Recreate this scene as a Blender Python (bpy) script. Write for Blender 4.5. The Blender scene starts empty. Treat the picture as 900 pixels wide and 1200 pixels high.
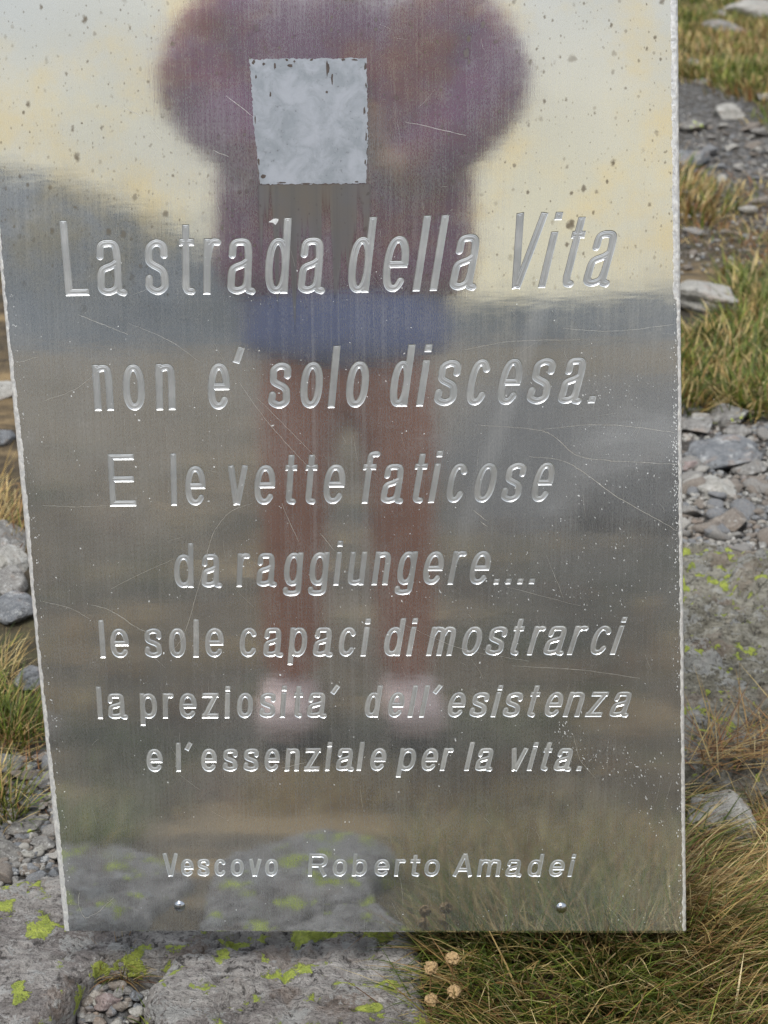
import bpy, bmesh, math, random
import numpy as np
from mathutils import Vector, Matrix
from mathutils.geometry import delaunay_2d_cdt

scene = bpy.context.scene
COL = scene.collection
R = math.radians
random.seed(7)
rng = np.random.default_rng(7)

# ------------------------------------------------------------------ camera, sky, sun, exposure
F = 2000.0                                   # focal length in pixels of the 900 x 1200 photograph
PITCH = R(22.0)
CAM = np.array([0.0, 0.0, 1.30])
cam_d = bpy.data.cameras.new('camera')
cam_d.sensor_fit = 'VERTICAL'; cam_d.sensor_height = 24.0; cam_d.sensor_width = 18.0
cam_d.lens = 24.0 * F / 1200.0
cam_d.clip_start = 0.01; cam_d.clip_end = 5000
cam_d.dof.use_dof = True; cam_d.dof.focus_distance = 1.66; cam_d.dof.aperture_fstop = 7.5
cam_o = bpy.data.objects.new('camera', cam_d); COL.objects.link(cam_o)
cam_o.location = CAM; cam_o.rotation_euler = (R(90) - PITCH, 0, 0)
scene.camera = cam_o

SUN_EL, SUN_AZ = R(60), R(205)               # azimuth clockwise from +Y: behind the camera, a little left
world = bpy.data.worlds.new('World'); scene.world = world; world.use_nodes = True
wn, wl = world.node_tree.nodes, world.node_tree.links
wn.clear()
w_out = wn.new('ShaderNodeOutputWorld'); w_bg = wn.new('ShaderNodeBackground')
w_sky = wn.new('ShaderNodeTexSky'); w_sky.sky_type = 'NISHITA'; w_sky.sun_disc = False
w_sky.sun_elevation = SUN_EL; w_sky.sun_rotation = SUN_AZ
w_sky.air_density = 1.0; w_sky.dust_density = 2.0
w_tc = wn.new('ShaderNodeTexCoord'); w_map = wn.new('ShaderNodeMapping'); w_map.inputs['Scale'].default_value = (1.0, 1.0, 2.6)
w_n = wn.new('ShaderNodeTexNoise'); w_n.inputs['Scale'].default_value = 2.3; w_n.inputs['Detail'].default_value = 7; w_n.inputs['Roughness'].default_value = .55
w_r = wn.new('ShaderNodeValToRGB'); w_r.color_ramp.elements[0].position = .30; w_r.color_ramp.elements[1].position = .52
w_r.color_ramp.elements[0].color = (.55, .55, .55, 1); w_r.color_ramp.elements[1].color = (1, 1, 1, 1)
w_n2 = wn.new('ShaderNodeTexNoise'); w_n2.inputs['Scale'].default_value = 4.0; w_n2.inputs['Detail'].default_value = 6
w_c = wn.new('ShaderNodeValToRGB')
w_c.color_ramp.elements[0].position = .3; w_c.color_ramp.elements[0].color = (5.4, 5.0, 3.9, 1)
w_c.color_ramp.elements[1].position = .7; w_c.color_ramp.elements[1].color = (8.0, 7.1, 4.9, 1)
w_c2 = wn.new('ShaderNodeValToRGB')
w_c2.color_ramp.elements[0].position = .3; w_c2.color_ramp.elements[0].color = (6.3, 6.8, 7.5, 1)
w_c2.color_ramp.elements[1].position = .7; w_c2.color_ramp.elements[1].color = (8.4, 8.7, 9.1, 1)
w_sep = wn.new('ShaderNodeSeparateXYZ'); w_el = wn.new('ShaderNodeMapRange'); w_el.interpolation_type = 'SMOOTHSTEP'
w_el.inputs[1].default_value = .09; w_el.inputs[2].default_value = .36
w_cm = wn.new('ShaderNodeMix'); w_cm.data_type = 'RGBA'
w_mix = wn.new('ShaderNodeMix'); w_mix.data_type = 'RGBA'
wl.new(w_tc.outputs['Generated'], w_map.inputs['Vector']); wl.new(w_map.outputs[0], w_n.inputs['Vector']); wl.new(w_map.outputs[0], w_n2.inputs['Vector'])
wl.new(w_n.outputs[0], w_r.inputs[0]); wl.new(w_n2.outputs[0], w_c.inputs[0])
wl.new(w_r.outputs[0], w_mix.inputs[0]); wl.new(w_sky.outputs[0], w_mix.inputs[6]); wl.new(w_n2.outputs[0], w_c2.inputs[0])
wl.new(w_tc.outputs['Generated'], w_sep.inputs[0]); wl.new(w_sep.outputs[2], w_el.inputs[0]); wl.new(w_el.outputs[0], w_cm.inputs[0])
wl.new(w_c.outputs[0], w_cm.inputs[6]); wl.new(w_c2.outputs[0], w_cm.inputs[7]); wl.new(w_cm.outputs[2], w_mix.inputs[7])
wl.new(w_mix.outputs[2], w_bg.inputs['Color']); w_bg.inputs['Strength'].default_value = 0.10
wl.new(w_bg.outputs[0], w_out.inputs['Surface'])

sun_d = bpy.data.lights.new('sun', 'SUN'); sun_d.energy = 2.4; sun_d.angle = R(24); sun_d.color = (1.0, .95, .87)
sun_o = bpy.data.objects.new('sun', sun_d); COL.objects.link(sun_o)
sdir = Vector((math.sin(SUN_AZ) * math.cos(SUN_EL), math.cos(SUN_AZ) * math.cos(SUN_EL), math.sin(SUN_EL)))
sun_o.rotation_euler = sdir.to_track_quat('Z', 'Y').to_euler()

vs = scene.view_settings
scene.display_settings.display_device = 'sRGB'
vs.view_transform = 'Standard'; vs.look = 'None'; vs.gamma = 1.0; vs.use_curve_mapping = False
vs.exposure = 0.42
scene.cycles.max_bounces = 8; scene.cycles.use_denoising = True
scene.cycles.caustics_reflective = False; scene.cycles.caustics_refractive = False

# ------------------------------------------------------------------ geometry of the view
c_right = np.array([1.0, 0, 0])
c_fwd = np.array([0, math.cos(PITCH), -math.sin(PITCH)])
c_up = np.array([0, math.sin(PITCH), math.cos(PITCH)])
def ray(x, y):
    return c_right * (x - 450) / F + c_up * (600 - y) / F + c_fwd
def on_z(x, y, z):
    d = ray(x, y); t = (z - CAM[2]) / d[2]
    return CAM + d * t
def scale_at(p):                              # metres per photo pixel at a world point
    return float(np.dot(np.asarray(p) - CAM, c_fwd)) / F

# the plate: leaning back about 8 degrees, 1.6 m from the lens along its normal
PN = ray(395, 105); PN /= np.linalg.norm(PN)
PD = 1.60
PU = np.cross(PN, [0, 0, 1.0]); PU /= np.linalg.norm(PU)
PV = np.cross(PU, PN)
def plate_hit(x, y):
    d = ray(x, y); return CAM + d * (PD / np.dot(d, PN))
P_ORG = plate_hit(440, 1092)
def uv(x, y):
    q = plate_hit(x, y) - P_ORG
    return float(np.dot(q, PU)), float(np.dot(q, PV))
PLATE_M = Matrix(((PU[0], PV[0], -PN[0], P_ORG[0]), (PU[1], PV[1], -PN[1], P_ORG[1]), (PU[2], PV[2], -PN[2], P_ORG[2]), (0, 0, 0, 1)))

# ------------------------------------------------------------------ noise
_perm = np.random.default_rng(11).permutation(512).astype(np.int64)
_perm = np.concatenate([_perm, _perm, _perm])
_grad = np.random.default_rng(12).normal(size=(512, 3)); _grad /= np.linalg.norm(_grad, axis=1)[:, None]
def perlin(x, y, z):
    x, y, z = np.broadcast_arrays(np.asarray(x, float), np.asarray(y, float), np.asarray(z, float))
    xi, yi, zi = np.floor(x).astype(np.int64), np.floor(y).astype(np.int64), np.floor(z).astype(np.int64)
    xf, yf, zf = x - xi, y - yi, z - zi
    s = lambda t: t * t * t * (t * (t * 6 - 15) + 10)
    u, v, w = s(xf), s(yf), s(zf)
    def g(a, b, c):
        h = _perm[(_perm[(_perm[(xi + a) & 511] + yi + b) & 511] + zi + c) & 511]
        k = _grad[h]
        return k[..., 0] * (xf - a) + k[..., 1] * (yf - b) + k[..., 2] * (zf - c)
    L = lambda t, a, b: a + t * (b - a)
    return L(w, L(v, L(u, g(0, 0, 0), g(1, 0, 0)), L(u, g(0, 1, 0), g(1, 1, 0))),
             L(v, L(u, g(0, 0, 1), g(1, 0, 1)), L(u, g(0, 1, 1), g(1, 1, 1))))
def fbm(x, y, z, o=4, gain=.5):
    a, t, f = 1.0, 0, 1.0
    for _ in range(o):
        t = t + a * perlin(np.asarray(x) * f, np.asarray(y) * f, np.asarray(z) * f + 7.3 * f); a *= gain; f *= 2.03
    return t
def sstep(a, b, x):
    t = np.clip((np.asarray(x, float) - a) / (b - a), 0, 1); return t * t * (3 - 2 * t)

# ------------------------------------------------------------------ objects
def link_mesh(name, verts, faces, mat, parent=None, smooth=False, fmat=None, col=None):
    me = bpy.data.meshes.new(name)
    me.from_pydata([tuple(map(float, v)) for v in verts], [], [tuple(int(i) for i in f) for f in faces])
    for m in (mat if isinstance(mat, (list, tuple)) else [mat]): me.materials.append(m)
    if fmat is not None: me.polygons.foreach_set('material_index', np.asarray(fmat, np.int32))
    if smooth: me.polygons.foreach_set('use_smooth', np.ones(len(me.polygons), bool))
    if col is not None:
        at = me.color_attributes.new('Col', 'FLOAT_COLOR', 'POINT')
        at.data.foreach_set('color', np.asarray(col, np.float32).ravel())
    me.update()
    o = bpy.data.objects.new(name, me); COL.objects.link(o)
    if parent is not None: o.parent = parent
    return o
def tag(o, label=None, cat=None, group=None, kind=None):
    if label: o['label'] = label
    if cat: o['category'] = cat
    if group: o['group'] = group
    if kind: o['kind'] = kind
    return o
def empty(name, loc=(0, 0, 0)):
    o = bpy.data.objects.new(name, None); COL.objects.link(o); o.location = loc; o.empty_display_size = .05
    return o

# ------------------------------------------------------------------ materials
class NT:
    def __init__(s, name):
        s.m = bpy.data.materials.new(name); s.m.use_nodes = True
        s.t = s.m.node_tree; s.t.nodes.clear()
        s.out = s.t.nodes.new('ShaderNodeOutputMaterial')
    def n(s, kind, **kw):
        k = s.t.nodes.new('ShaderNode' + kind)
        for a, b in kw.items(): setattr(k, a, b)
        return k
    def set(s, sock, v):
        if hasattr(v, 'is_linked') or isinstance(v, bpy.types.NodeSocket): s.t.links.new(v, sock)
        else: sock.default_value = v
    def co(s, scale=(1, 1, 1), src='Object', rot=(0, 0, 0), loc=(0, 0, 0)):
        tc = s.n('TexCoord'); mp = s.n('Mapping')
        s.t.links.new(tc.outputs[src], mp.inputs['Vector'])
        mp.inputs['Scale'].default_value = scale; mp.inputs['Rotation'].default_value = rot; mp.inputs['Location'].default_value = loc
        return mp.outputs[0]
    def noise(s, co, scale, detail=4, rough=.55, dist=0.0, col=False):
        k = s.n('TexNoise'); s.t.links.new(co, k.inputs['Vector'])
        k.inputs['Scale'].default_value = scale; k.inputs['Detail'].default_value = detail; k.inputs['Roughness'].default_value = rough; k.inputs['Distortion'].default_value = dist
        return k.outputs['Color' if col else 0]
    def voro(s, co, scale, feature='F1', rnd=1.0):
        k = s.n('TexVoronoi', feature=feature); s.t.links.new(co, k.inputs['Vector'])
        k.inputs['Scale'].default_value = scale; k.inputs['Randomness'].default_value = rnd
        return k
    def ramp(s, f, stops):
        k = s.n('ValToRGB'); s.t.links.new(f, k.inputs[0])
        e = k.color_ramp.elements
        while len(e) < len(stops): e.new(.5)
        for i, (p, c) in enumerate(stops):
            e[i].position = p; e[i].color = (c, c, c, 1) if isinstance(c, (int, float)) else (*c, 1)
        return k.outputs[0]
    def math(s, op, a, b=0.0, c=None, clamp=False):
        k = s.n('Math', operation=op, use_clamp=clamp); s.set(k.inputs[0], a); s.set(k.inputs[1], b)
        if c is not None: s.set(k.inputs[2], c)
        return k.outputs[0]
    def map(s, v, a, b, c=0.0, d=1.0, smooth=True):
        k = s.n('MapRange', interpolation_type='SMOOTHSTEP' if smooth else 'LINEAR'); s.set(k.inputs[0], v)
        for i, q in enumerate((a, b, c, d)): s.set(k.inputs[i + 1], q)
        return k.outputs[0]
    def mix(s, f, a, b, blend='MIX'):
        k = s.n('Mix', data_type='RGBA', blend_type=blend); s.set(k.inputs[0], f)
        for i, q in ((6, a), (7, b)):
            s.set(k.inputs[i], (*q, 1) if isinstance(q, tuple) and len(q) == 3 else q)
        return k.outputs[2]
    def bump(s, h, strength=.3, dist=.01, prev=None):
        k = s.n('Bump'); s.t.links.new(h, k.inputs['Height']); k.inputs['Strength'].default_value = strength; k.inputs['Distance'].default_value = dist
        if prev is not None: s.t.links.new(prev, k.inputs['Normal'])
        return k.outputs[0]
    def bsdf(s, color, rough=.7, metal=0.0, normal=None, spec=.4, **kw):
        k = s.n('BsdfPrincipled')
        s.set(k.inputs['Base Color'], (*color, 1) if isinstance(color, tuple) and len(color) == 3 else color)
        s.set(k.inputs['Roughness'], rough); s.set(k.inputs['Metallic'], metal); k.inputs['Specular IOR Level'].default_value = spec
        if normal is not None: s.t.links.new(normal, k.inputs['Normal'])
        for a, b in kw.items(): s.set(k.inputs[a.replace('_', ' ')], b)
        return k.outputs[0]
    def mixsh(s, f, a, b):
        k = s.n('MixShader'); s.set(k.inputs[0], f); s.t.links.new(a, k.inputs[1]); s.t.links.new(b, k.inputs[2]); return k.outputs[0]
    def done(s, sh):
        s.t.links.new(sh, s.out.inputs['Surface']); return s.m

def xyz(nt, co):
    k = nt.n('SeparateXYZ'); nt.t.links.new(co, k.inputs[0]); return k.outputs

def mat_plate(name, base_rough=.047, haze=.225, stain=True, bright=1.0):
    nt = NT(name); co = nt.co()
    X, Y, Z = xyz(nt, co)
    n1 = nt.noise(co, 5, 5); n2 = nt.noise(co, 38, 5, .6)
    brush = nt.noise(nt.co((420, 9, 30)), 1, 4, .7)
    brush2 = nt.noise(nt.co((1500, 60, 60)), 1, 2, .6)
    ripple = nt.noise(nt.co((14, 60, 14)), 1, 3, .5)
    hb = nt.bump(ripple, .007, .004)
    hb = nt.bump(brush, .006, .0006, hb)
    hb = nt.bump(brush2, .015, .0003, hb)
    color = nt.mix(nt.map(n1, .35, .7), (.66, .70, .745), (.735, .77, .81)) if stain else nt.mix(nt.map(n2, .35, .7), tuple(q * bright for q in (.54, .57, .60)), tuple(q * bright for q in (.64, .665, .69)))
    rough = nt.math('ADD', nt.map(n2, .3, .75, base_rough - .008, base_rough + .03), nt.map(brush, .45, .8, 0, .02))
    hz = nt.math('ADD', nt.map(n1, .3, .75, haze * .75, haze * 1.3), nt.map(n2, .5, .8, 0, .07))
    hz = nt.math('ADD', hz, nt.math('ADD', nt.map(nt.noise(nt.co((1100, 330, 300)), 1, 3, .7), .35, .7, -.06, .09, False), nt.map(brush, .3, .75, -.03, .06)))
    if stain:
        top = nt.map(Y, uv(400, 420)[1], uv(400, 250)[1])
        # weathered warm tarnish on the upper half
        tn = nt.math('MULTIPLY', top, nt.map(nt.noise(co, 9, 6, .65), .42, .68))
        color = nt.mix(nt.math('MULTIPLY', tn, .75), color, (.78, .71, .53))
        # rust and dirt spots of different sizes, nearly all near the top
        for sc, thr, r0, amt in ((42, .62, .13, .85), (75, .34, .16, .85), (150, .45, .2, .8), (300, .5, .22, .7)):
            dco = nt.n('VectorMath', operation='ADD'); nt.t.links.new(co, dco.inputs[0])
            sm = nt.n('VectorMath', operation='SCALE'); nt.t.links.new(nt.noise(co, sc * 2.6, 3, .6, 0, True), sm.inputs[0]); sm.inputs['Scale'].default_value = .22 / sc * 2
            nt.t.links.new(sm.outputs[0], dco.inputs[1])
            st = nt.n('Mapping'); nt.t.links.new(dco.outputs[0], st.inputs[0]); st.inputs['Scale'].default_value = (1, .72, 1)
            v = nt.voro(st.outputs[0], sc)
            vc = nt.n('SeparateColor'); nt.t.links.new(v.outputs['Color'], vc.inputs[0])
            rad = nt.map(vc.outputs[0], thr, 1.0, 0.02, r0 * 1.7, False)
            spot = nt.math('MULTIPLY', nt.map(v.outputs['Distance'], nt.math('MULTIPLY', rad, 1.0), nt.math('MULTIPLY', rad, .35)), nt.math('GREATER_THAN', vc.outputs[0], thr))
            spot = nt.math('MULTIPLY', nt.math('MULTIPLY', spot, top), nt.map(vc.outputs[1], 0, 1, amt * .35, amt))
            color = nt.mix(spot, color, (.20, .165, .115))
            hz = nt.math('MAXIMUM', hz, nt.math('MULTIPLY', spot, .85))
        # grey bleed under the old sticker, running down in drips
        u0, v0 = uv(302, 216); u1, v1 = uv(434, 290)
        drip = nt.noise(nt.co((95, 2.0, 1)), 1, 3, .6)
        low = nt.math('ADD', v1, nt.map(drip, .3, .75, .035, -.085))
        inx = nt.math('MULTIPLY', nt.map(X, u0 - .002, u0 + .004), nt.map(X, u1 + .003, u1 - .003))
        iny = nt.math('MULTIPLY', nt.map(Y, v0 + .002, v0 - .002), nt.map(Y, nt.math('SUBTRACT', low, .01), nt.math('ADD', low, .035)))
        bl = nt.math('MULTIPLY', nt.math('MULTIPLY', inx, iny), nt.map(drip, .25, .7, .5, 1.0))
        color = nt.mix(nt.math('MULTIPLY', bl, .9), color, (.20, .205, .21))
        hz = nt.math('MAXIMUM', hz, nt.math('MULTIPLY', bl, .78))
        # faint vertical run marks below it
        ua, va = uv(320, 300); ub, vb = uv(440, 900)
        band = nt.math('MULTIPLY', nt.map(X, ua - .03, ua + .02), nt.map(X, ub + .04, ub - .01))
        band = nt.math('MULTIPLY', band, nt.math('MULTIPLY', nt.map(Y, va + .02, va - .05), nt.map(Y, vb - .15, vb + .2)))
        run = nt.math('MULTIPLY', band, nt.map(nt.noise(nt.co((110, 1.1, 1)), 1, 3, .55), .5, .72))
        hz = nt.math('ADD', hz, nt.math('MULTIPLY', run, .12))
        # a wiped smear running down from the right
        pa, pb = np.array(uv(640, 345)), np.array(uv(520, 690)); t = pb - pa; Ls = np.linalg.norm(t); t /= Ls
        rx = nt.math('SUBTRACT', X, float(pa[0])); ry = nt.math('SUBTRACT', Y, float(pa[1]))
        al = nt.math('ADD', nt.math('MULTIPLY', rx, float(t[0])), nt.math('MULTIPLY', ry, float(t[1])))
        ac = nt.math('ABSOLUTE', nt.math('ADD', nt.math('MULTIPLY', rx, float(-t[1])), nt.math('MULTIPLY', ry, float(t[0]))))
        sm = nt.math('MULTIPLY', nt.map(ac, .014, .002), nt.math('MULTIPLY', nt.map(al, -.01, .03), nt.map(al, Ls + .03, Ls - .15)))
        hz = nt.math('ADD', hz, nt.math('MULTIPLY', sm, .16))
    hz = nt.math('MINIMUM', hz, .9)
    a = nt.bsdf(color, rough, 1.0, hb)
    b = nt.bsdf(color, .5 if stain else .62, 1.0, hb)
    return nt.done(nt.mixsh(hz, a, b))

def mat_simple(name, color, rough=.6, metal=0.0, nscale=30, var=.25, bump=.15, bdist=.004, spec=.4):
    nt = NT(name); co = nt.co(); n = nt.noise(co, nscale, 6, .6)
    c = nt.mix(nt.map(n, .3, .7), tuple(q * (1 - var) for q in color), tuple(min(1, q * (1 + var)) for q in color))
    return nt.done(nt.bsdf(c, rough, metal, nt.bump(n, bump, bdist), spec))

def mat_rock(name, c1, c2, lichen=.0, pale=.0, scale=1.0, bump=.6, lscale=30):
    nt = NT(name); co = nt.co((1, 1, 1), 'Object')
    big = nt.noise(co, 8 * scale, 5, .6, .6); mid = nt.noise(co, 40 * scale, 6, .7, .5); fine = nt.noise(co, 200 * scale, 4, .7)
    strat = nt.noise(nt.co((25 * scale, 110 * scale, 160 * scale), rot=(.25, .15, .45)), 1, 5, .65, 1.2)
    tone = nt.math('ADD', nt.math('MULTIPLY', big, .45), nt.math('ADD', nt.math('MULTIPLY', mid, .35), nt.math('MULTIPLY', strat, .20)))
    c = nt.mix(nt.map(tone, .42, .58), c1, c2)
    c = nt.mix(nt.map(strat, .56, .68, 0, .35), c, tuple(min(1, q * 1.45) for q in c2))
    # dark pits and seams
    c = nt.mix(nt.map(nt.math('ADD', mid, nt.math('MULTIPLY', fine, .35)), .605, .52, 0, .80), c, (.055, .052, .05))
    c = nt.mix(nt.map(nt.noise(co, 26 * scale, 6, .7, 1.2), .40, .33, 0, .8), c, (.045, .042, .04))
    # grain of the stone
    c = nt.mix(nt.map(fine, .56, .66, 0, .45), c, (.46, .455, .45))
    c = nt.mix(nt.map(fine, .46, .36, 0, .6), c, (.06, .057, .055))
    c = nt.mix(nt.math('MULTIPLY', nt.map(nt.noise(co, 12 * scale, 5, .65, .5), .53, .63), .45), c, (.27, .205, .165))
    h = nt.math('ADD', nt.math('MULTIPLY', mid, 1.2), nt.math('ADD', nt.math('MULTIPLY', fine, .45), nt.math('MULTIPLY', strat, .8)))
    if pale > 0:                                       # grey crust lichens
        pl = nt.math('ADD', nt.noise(co, 22 * scale, 6, .68, .4), nt.math('MULTIPLY', fine, .42))
        pl = nt.map(pl, .83 - pale * .12, .87 - pale * .12)
        c = nt.mix(nt.math('MULTIPLY', pl, .62), c, (.43, .44, .44))
    if lichen > 0:                                     # map lichen: crusty lime patches with satellites
        ln = nt.math('ADD', nt.noise(co, lscale, 2, .5, .15), nt.math('MULTIPLY', nt.noise(co, 150, 5, .8), .42))
        ln = nt.math('ADD', ln, nt.math('MULTIPLY', nt.noise(co, 6, 2, .5), .22))
        ln = nt.map(ln, 1.03 - lichen * .12, 1.06 - lichen * .12)
        gr = nt.noise(co, 480, 4, .75)
        ln = nt.math('MULTIPLY', ln, nt.map(gr, .33, .42))
        lc = nt.mix(nt.map(nt.noise(co, 120, 4), .35, .68), (.72, .82, .17), (.46, .56, .12))
        c = nt.mix(ln, c, lc)
        h = nt.math('ADD', h, nt.math('MULTIPLY', ln, nt.math('MULTIPLY', gr, .6)))
    nb = nt.bump(h, bump, .018)
    return nt.done(nt.bsdf(c, .85, 0, nb, .25))

M_SHEET = mat_plate('weathered_polished_aluminium')
M_CUT = mat_plate('engraved_aluminium', .30, .55, False)
M_CUT_FINE = mat_plate('finely_engraved_aluminium', .20, .60, False, 1.22)
def mat_edge():
    nt = NT('rough_cut_aluminium'); co = nt.co()
    n = nt.noise(nt.co((260, 150, 200), rot=(0, 0, R(30))), 1, 3, .6); n2 = nt.noise(co, 500, 4, .7)
    h = nt.math('ADD', n, nt.math('MULTIPLY', n2, .4))
    nb = nt.bump(h, .5, .0020)
    c = nt.mix(nt.map(n, .35, .65), (.66, .68, .71), (.90, .91, .92))
    return nt.done(nt.mixsh(.48, nt.bsdf(c, .32, 1, nb), nt.bsdf(c, .7, 0, nb)))
M_EDGE = mat_edge()
M_FLAKE = mat_simple('pale_oxide', (.72, .75, .78), .6, .2, 300, .25)
M_SCRATCH = mat_simple('bright_scratch', (.80, .80, .78), .38, .85, 300, .15)
def mat_glue():
    nt = NT('adhesive_residue'); co = nt.co()
    n = nt.noise(co, 45, 7, .65, .5); f = nt.noise(co, 240, 5, .7); st = nt.noise(nt.co((130, 14, 1)), 1, 4, .6)
    c = nt.mix(nt.map(n, .34, .66), (.32, .36, .41), (.45, .49, .56))
    c = nt.mix(nt.map(f, .56, .72, 0, .25), c, (.52, .55, .60))
    c = nt.mix(nt.math('MULTIPLY', nt.map(f, .42, .3), nt.map(n, .6, .4)), c, (.20, .21, .23))
    c = nt.mix(nt.map(st, .6, .75, 0, .3), c, (.28, .30, .33))
    nb = nt.bump(nt.math('ADD', n, nt.math('MULTIPLY', f, .5)), .22, .0010)
    return nt.done(nt.mixsh(.4, nt.bsdf(c, .55, 0, nb), nt.bsdf(c, .42, 1, nb)))
M_GLUE = mat_glue()
M_CHIP = mat_simple('dark_glue_chip', (.085, .07, .065), .6, 0, 200)
M_SCREW = mat_simple('steel_screw', (.42, .45, .50), .2, 1, 200, .2, .05, .0005)
M_POST = mat_simple('galvanised_steel', (.42, .43, .44), .45, 1, 18, .2, .1, .002)

M_ROCK = mat_rock('lichened_schist', (.22, .20, .195), (.45, .43, .415), 1.0, .55, 1.0, 1.0)
M_ROCK_BIG = mat_rock('mossy_grey_schist', (.20, .19, .15), (.40, .385, .33), .66, .6, .9, 1.0, 46)
M_STONES = [mat_rock('grey_stone', (.16, .155, .15), (.25, .245, .235), 0, .25, 1.6, .4),
            mat_rock('blue_grey_stone', (.12, .13, .145), (.2, .21, .225), 0, .2, 1.6, .4),
            mat_rock('brown_grey_stone', (.15, .13, .115), (.22, .195, .17), 0, .1, 1.6, .4),
            mat_rock('pale_stone', (.27, .265, .245), (.38, .37, .35), 0, .4, 1.6, .4),
            mat_rock('rosy_stone', (.2, .155, .15), (.28, .235, .23), 0, .2, 1.6, .4),
            mat_rock('lichened_stone', (.15, .145, .14), (.24, .235, .22), .45, .4, 1.2, .5)]

def mat_ground():
    nt = NT('alpine_ground'); co = nt.co()
    at = nt.n('Attribute', attribute_name='Col'); sc = nt.n('SeparateColor'); nt.t.links.new(at.outputs['Color'], sc.inputs[0])
    n1 = nt.noise(co, 1.3, 6, .6); n2 = nt.noise(co, 14, 6, .65, .5); n3 = nt.noise(co, 95, 5, .7); n4 = nt.noise(nt.co((60, 14, 20), rot=(0, 0, .6)), 1, 4, .7, 1.0)
    dry = nt.mix(nt.map(n2, .35, .65), (.062, .049, .036), (.145, .110, .068))
    grn = nt.mix(nt.map(n2, .35, .65), (.040, .043, .027), (.085, .083, .045))
    c = nt.mix(nt.map(nt.math('ADD', n1, nt.math('MULTIPLY', n2, .3)), .66, .80), dry, grn)
    c = nt.mix(nt.map(n4, .55, .75, 0, .6), c, (.27, .205, .105))
    band = nt.noise(nt.co((1.1, 2.6, 1), loc=(3.1, .4, 0)), 1, 5, .6, .6); band2 = nt.noise(nt.co((.16, .16, 1)), 1, 6, .65, .4)
    c = nt.mix(nt.map(band, .52, .64, 0, .75), c, (.042, .040, .034))
    c = nt.mix(nt.map(band, .48, .38, 0, .8), c, (.34, .245, .13))
    c = nt.mix(nt.map(band2, .52, .62, 0, .7), c, (.06, .06, .055))
    c = nt.mix(nt.map(n3, .45, .28, 0, .75), c, (.022, .017, .011))
    v = nt.voro(co, 42); vc = nt.n('SeparateColor'); nt.t.links.new(v.outputs['Color'], vc.inputs[0])
    gv = nt.mix(nt.map(vc.outputs[0], 0, 1), (.085, .087, .092), (.21, .21, .21))
    gv = nt.mix(nt.map(v.outputs['Distance'], .35, .62, 0, .85), gv, (.05, .043, .036))
    gv = nt.mix(nt.map(n3, .5, .75, 0, .35), gv, (.3, .29, .27))
    pm = nt.math('ADD', sc.outputs[0], nt.math('MULTIPLY', nt.math('SUBTRACT', n2, .5), .7))
    pf = nt.map(pm, .38, .6)
    c = nt.mix(pf, c, gv)
    h = nt.math('ADD', nt.math('MULTIPLY', n2, .7), nt.math('ADD', nt.math('MULTIPLY', n3, .5), nt.math('MULTIPLY', n4, .35)))
    h = nt.math('ADD', h, nt.math('MULTIPLY', nt.math('MULTIPLY', pf, nt.map(v.outputs['Distance'], .7, .0)), .5))
    return nt.done(nt.bsdf(c, .9, 0, nt.bump(h, .8, .03), .2))
M_GROUND = mat_ground()
def mat_blade():
    nt = NT('grass_blade'); at = nt.n('Attribute', attribute_name='Col')
    a = nt.bsdf(at.outputs['Color'], .55, 0, None, .35)
    t = nt.n('BsdfTranslucent'); nt.t.links.new(at.outputs['Color'], t.inputs['Color'])
    return nt.done(nt.mixsh(.28, a, t.outputs[0]))
M_BLADE = mat_blade()
def mat_mount():
    nt = NT('mountainside'); co = nt.co()
    n1 = nt.noise(co, .03, 8, .62); n2 = nt.noise(co, .2, 6, .65)
    c = nt.mix(nt.map(n1, .4, .6), (.05, .060, .070), (.085, .097, .108)); c = nt.mix(nt.map(n2, .55, .75, 0, .4), c, (.07, .075, .055))
    return nt.done(nt.bsdf(c, .95, 0, nt.bump(n2, .6, 3.0), .1))
M_MOUNT = mat_mount()

# ------------------------------------------------------------------ terrain
def _seg_d(X, Y, a, b):
    ax, ay, bx, by = a[0], a[1], b[0], b[1]; dx, dy = bx - ax, by - ay
    t = np.clip(((X - ax) * dx + (Y - ay) * dy) / (dx * dx + dy * dy), 0, 1)
    return np.hypot(X - ax - t * dx, Y - ay - t * dy)
_HOLLOW = on_z(130, 1175, .15)
def ground_z(X, Y, detail=True):
    X, Y = np.asarray(X, float), np.asarray(Y, float)
    z = .030 + .150 * sstep(.1, 1.25, Y)
    z = z + .012 * np.maximum(Y - 2.2, 0) + .0009 * np.maximum(Y - 5, 0) ** 2 * (Y < 60) + (Y >= 60) * .0009 * 55 ** 2
    z = z - .012 * np.maximum(-Y - 2, 0) * sstep(400, 60, -Y) - (1 - sstep(400, 60, -Y)) * 0.3
    z = z + .05 * fbm(X * .35, Y * .35, 1.7, 3) * sstep(.8, 4, np.hypot(X, Y - 1.2)) 
    hp = _HOLLOW; z = z - .05 * sstep(.10, -.02, X) * sstep(-.95, -.6, X) * sstep(1.22, 1.34, Y) * sstep(1.66, 1.56, Y) * (1 - .95 * np.exp(-((X - hp[0]) ** 2 + (Y - hp[1]) ** 2) / .07 ** 2))
    if detail: z = z + .014 * fbm(X * 4.5, Y * 4.5, 3.1, 3) * sstep(60, 10, np.hypot(X, Y))
    return z
PATH_PTS = [on_z(*p, .2)[:2] for p in ((770, 120), (806, 148), (840, 172), (890, 205), (960, 250), (1100, 300))]
GRAVEL_A = [on_z(*p, .2)[:2] for p in ((780, 545), (850, 560), (960, 600), (1200, 680))]
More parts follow.
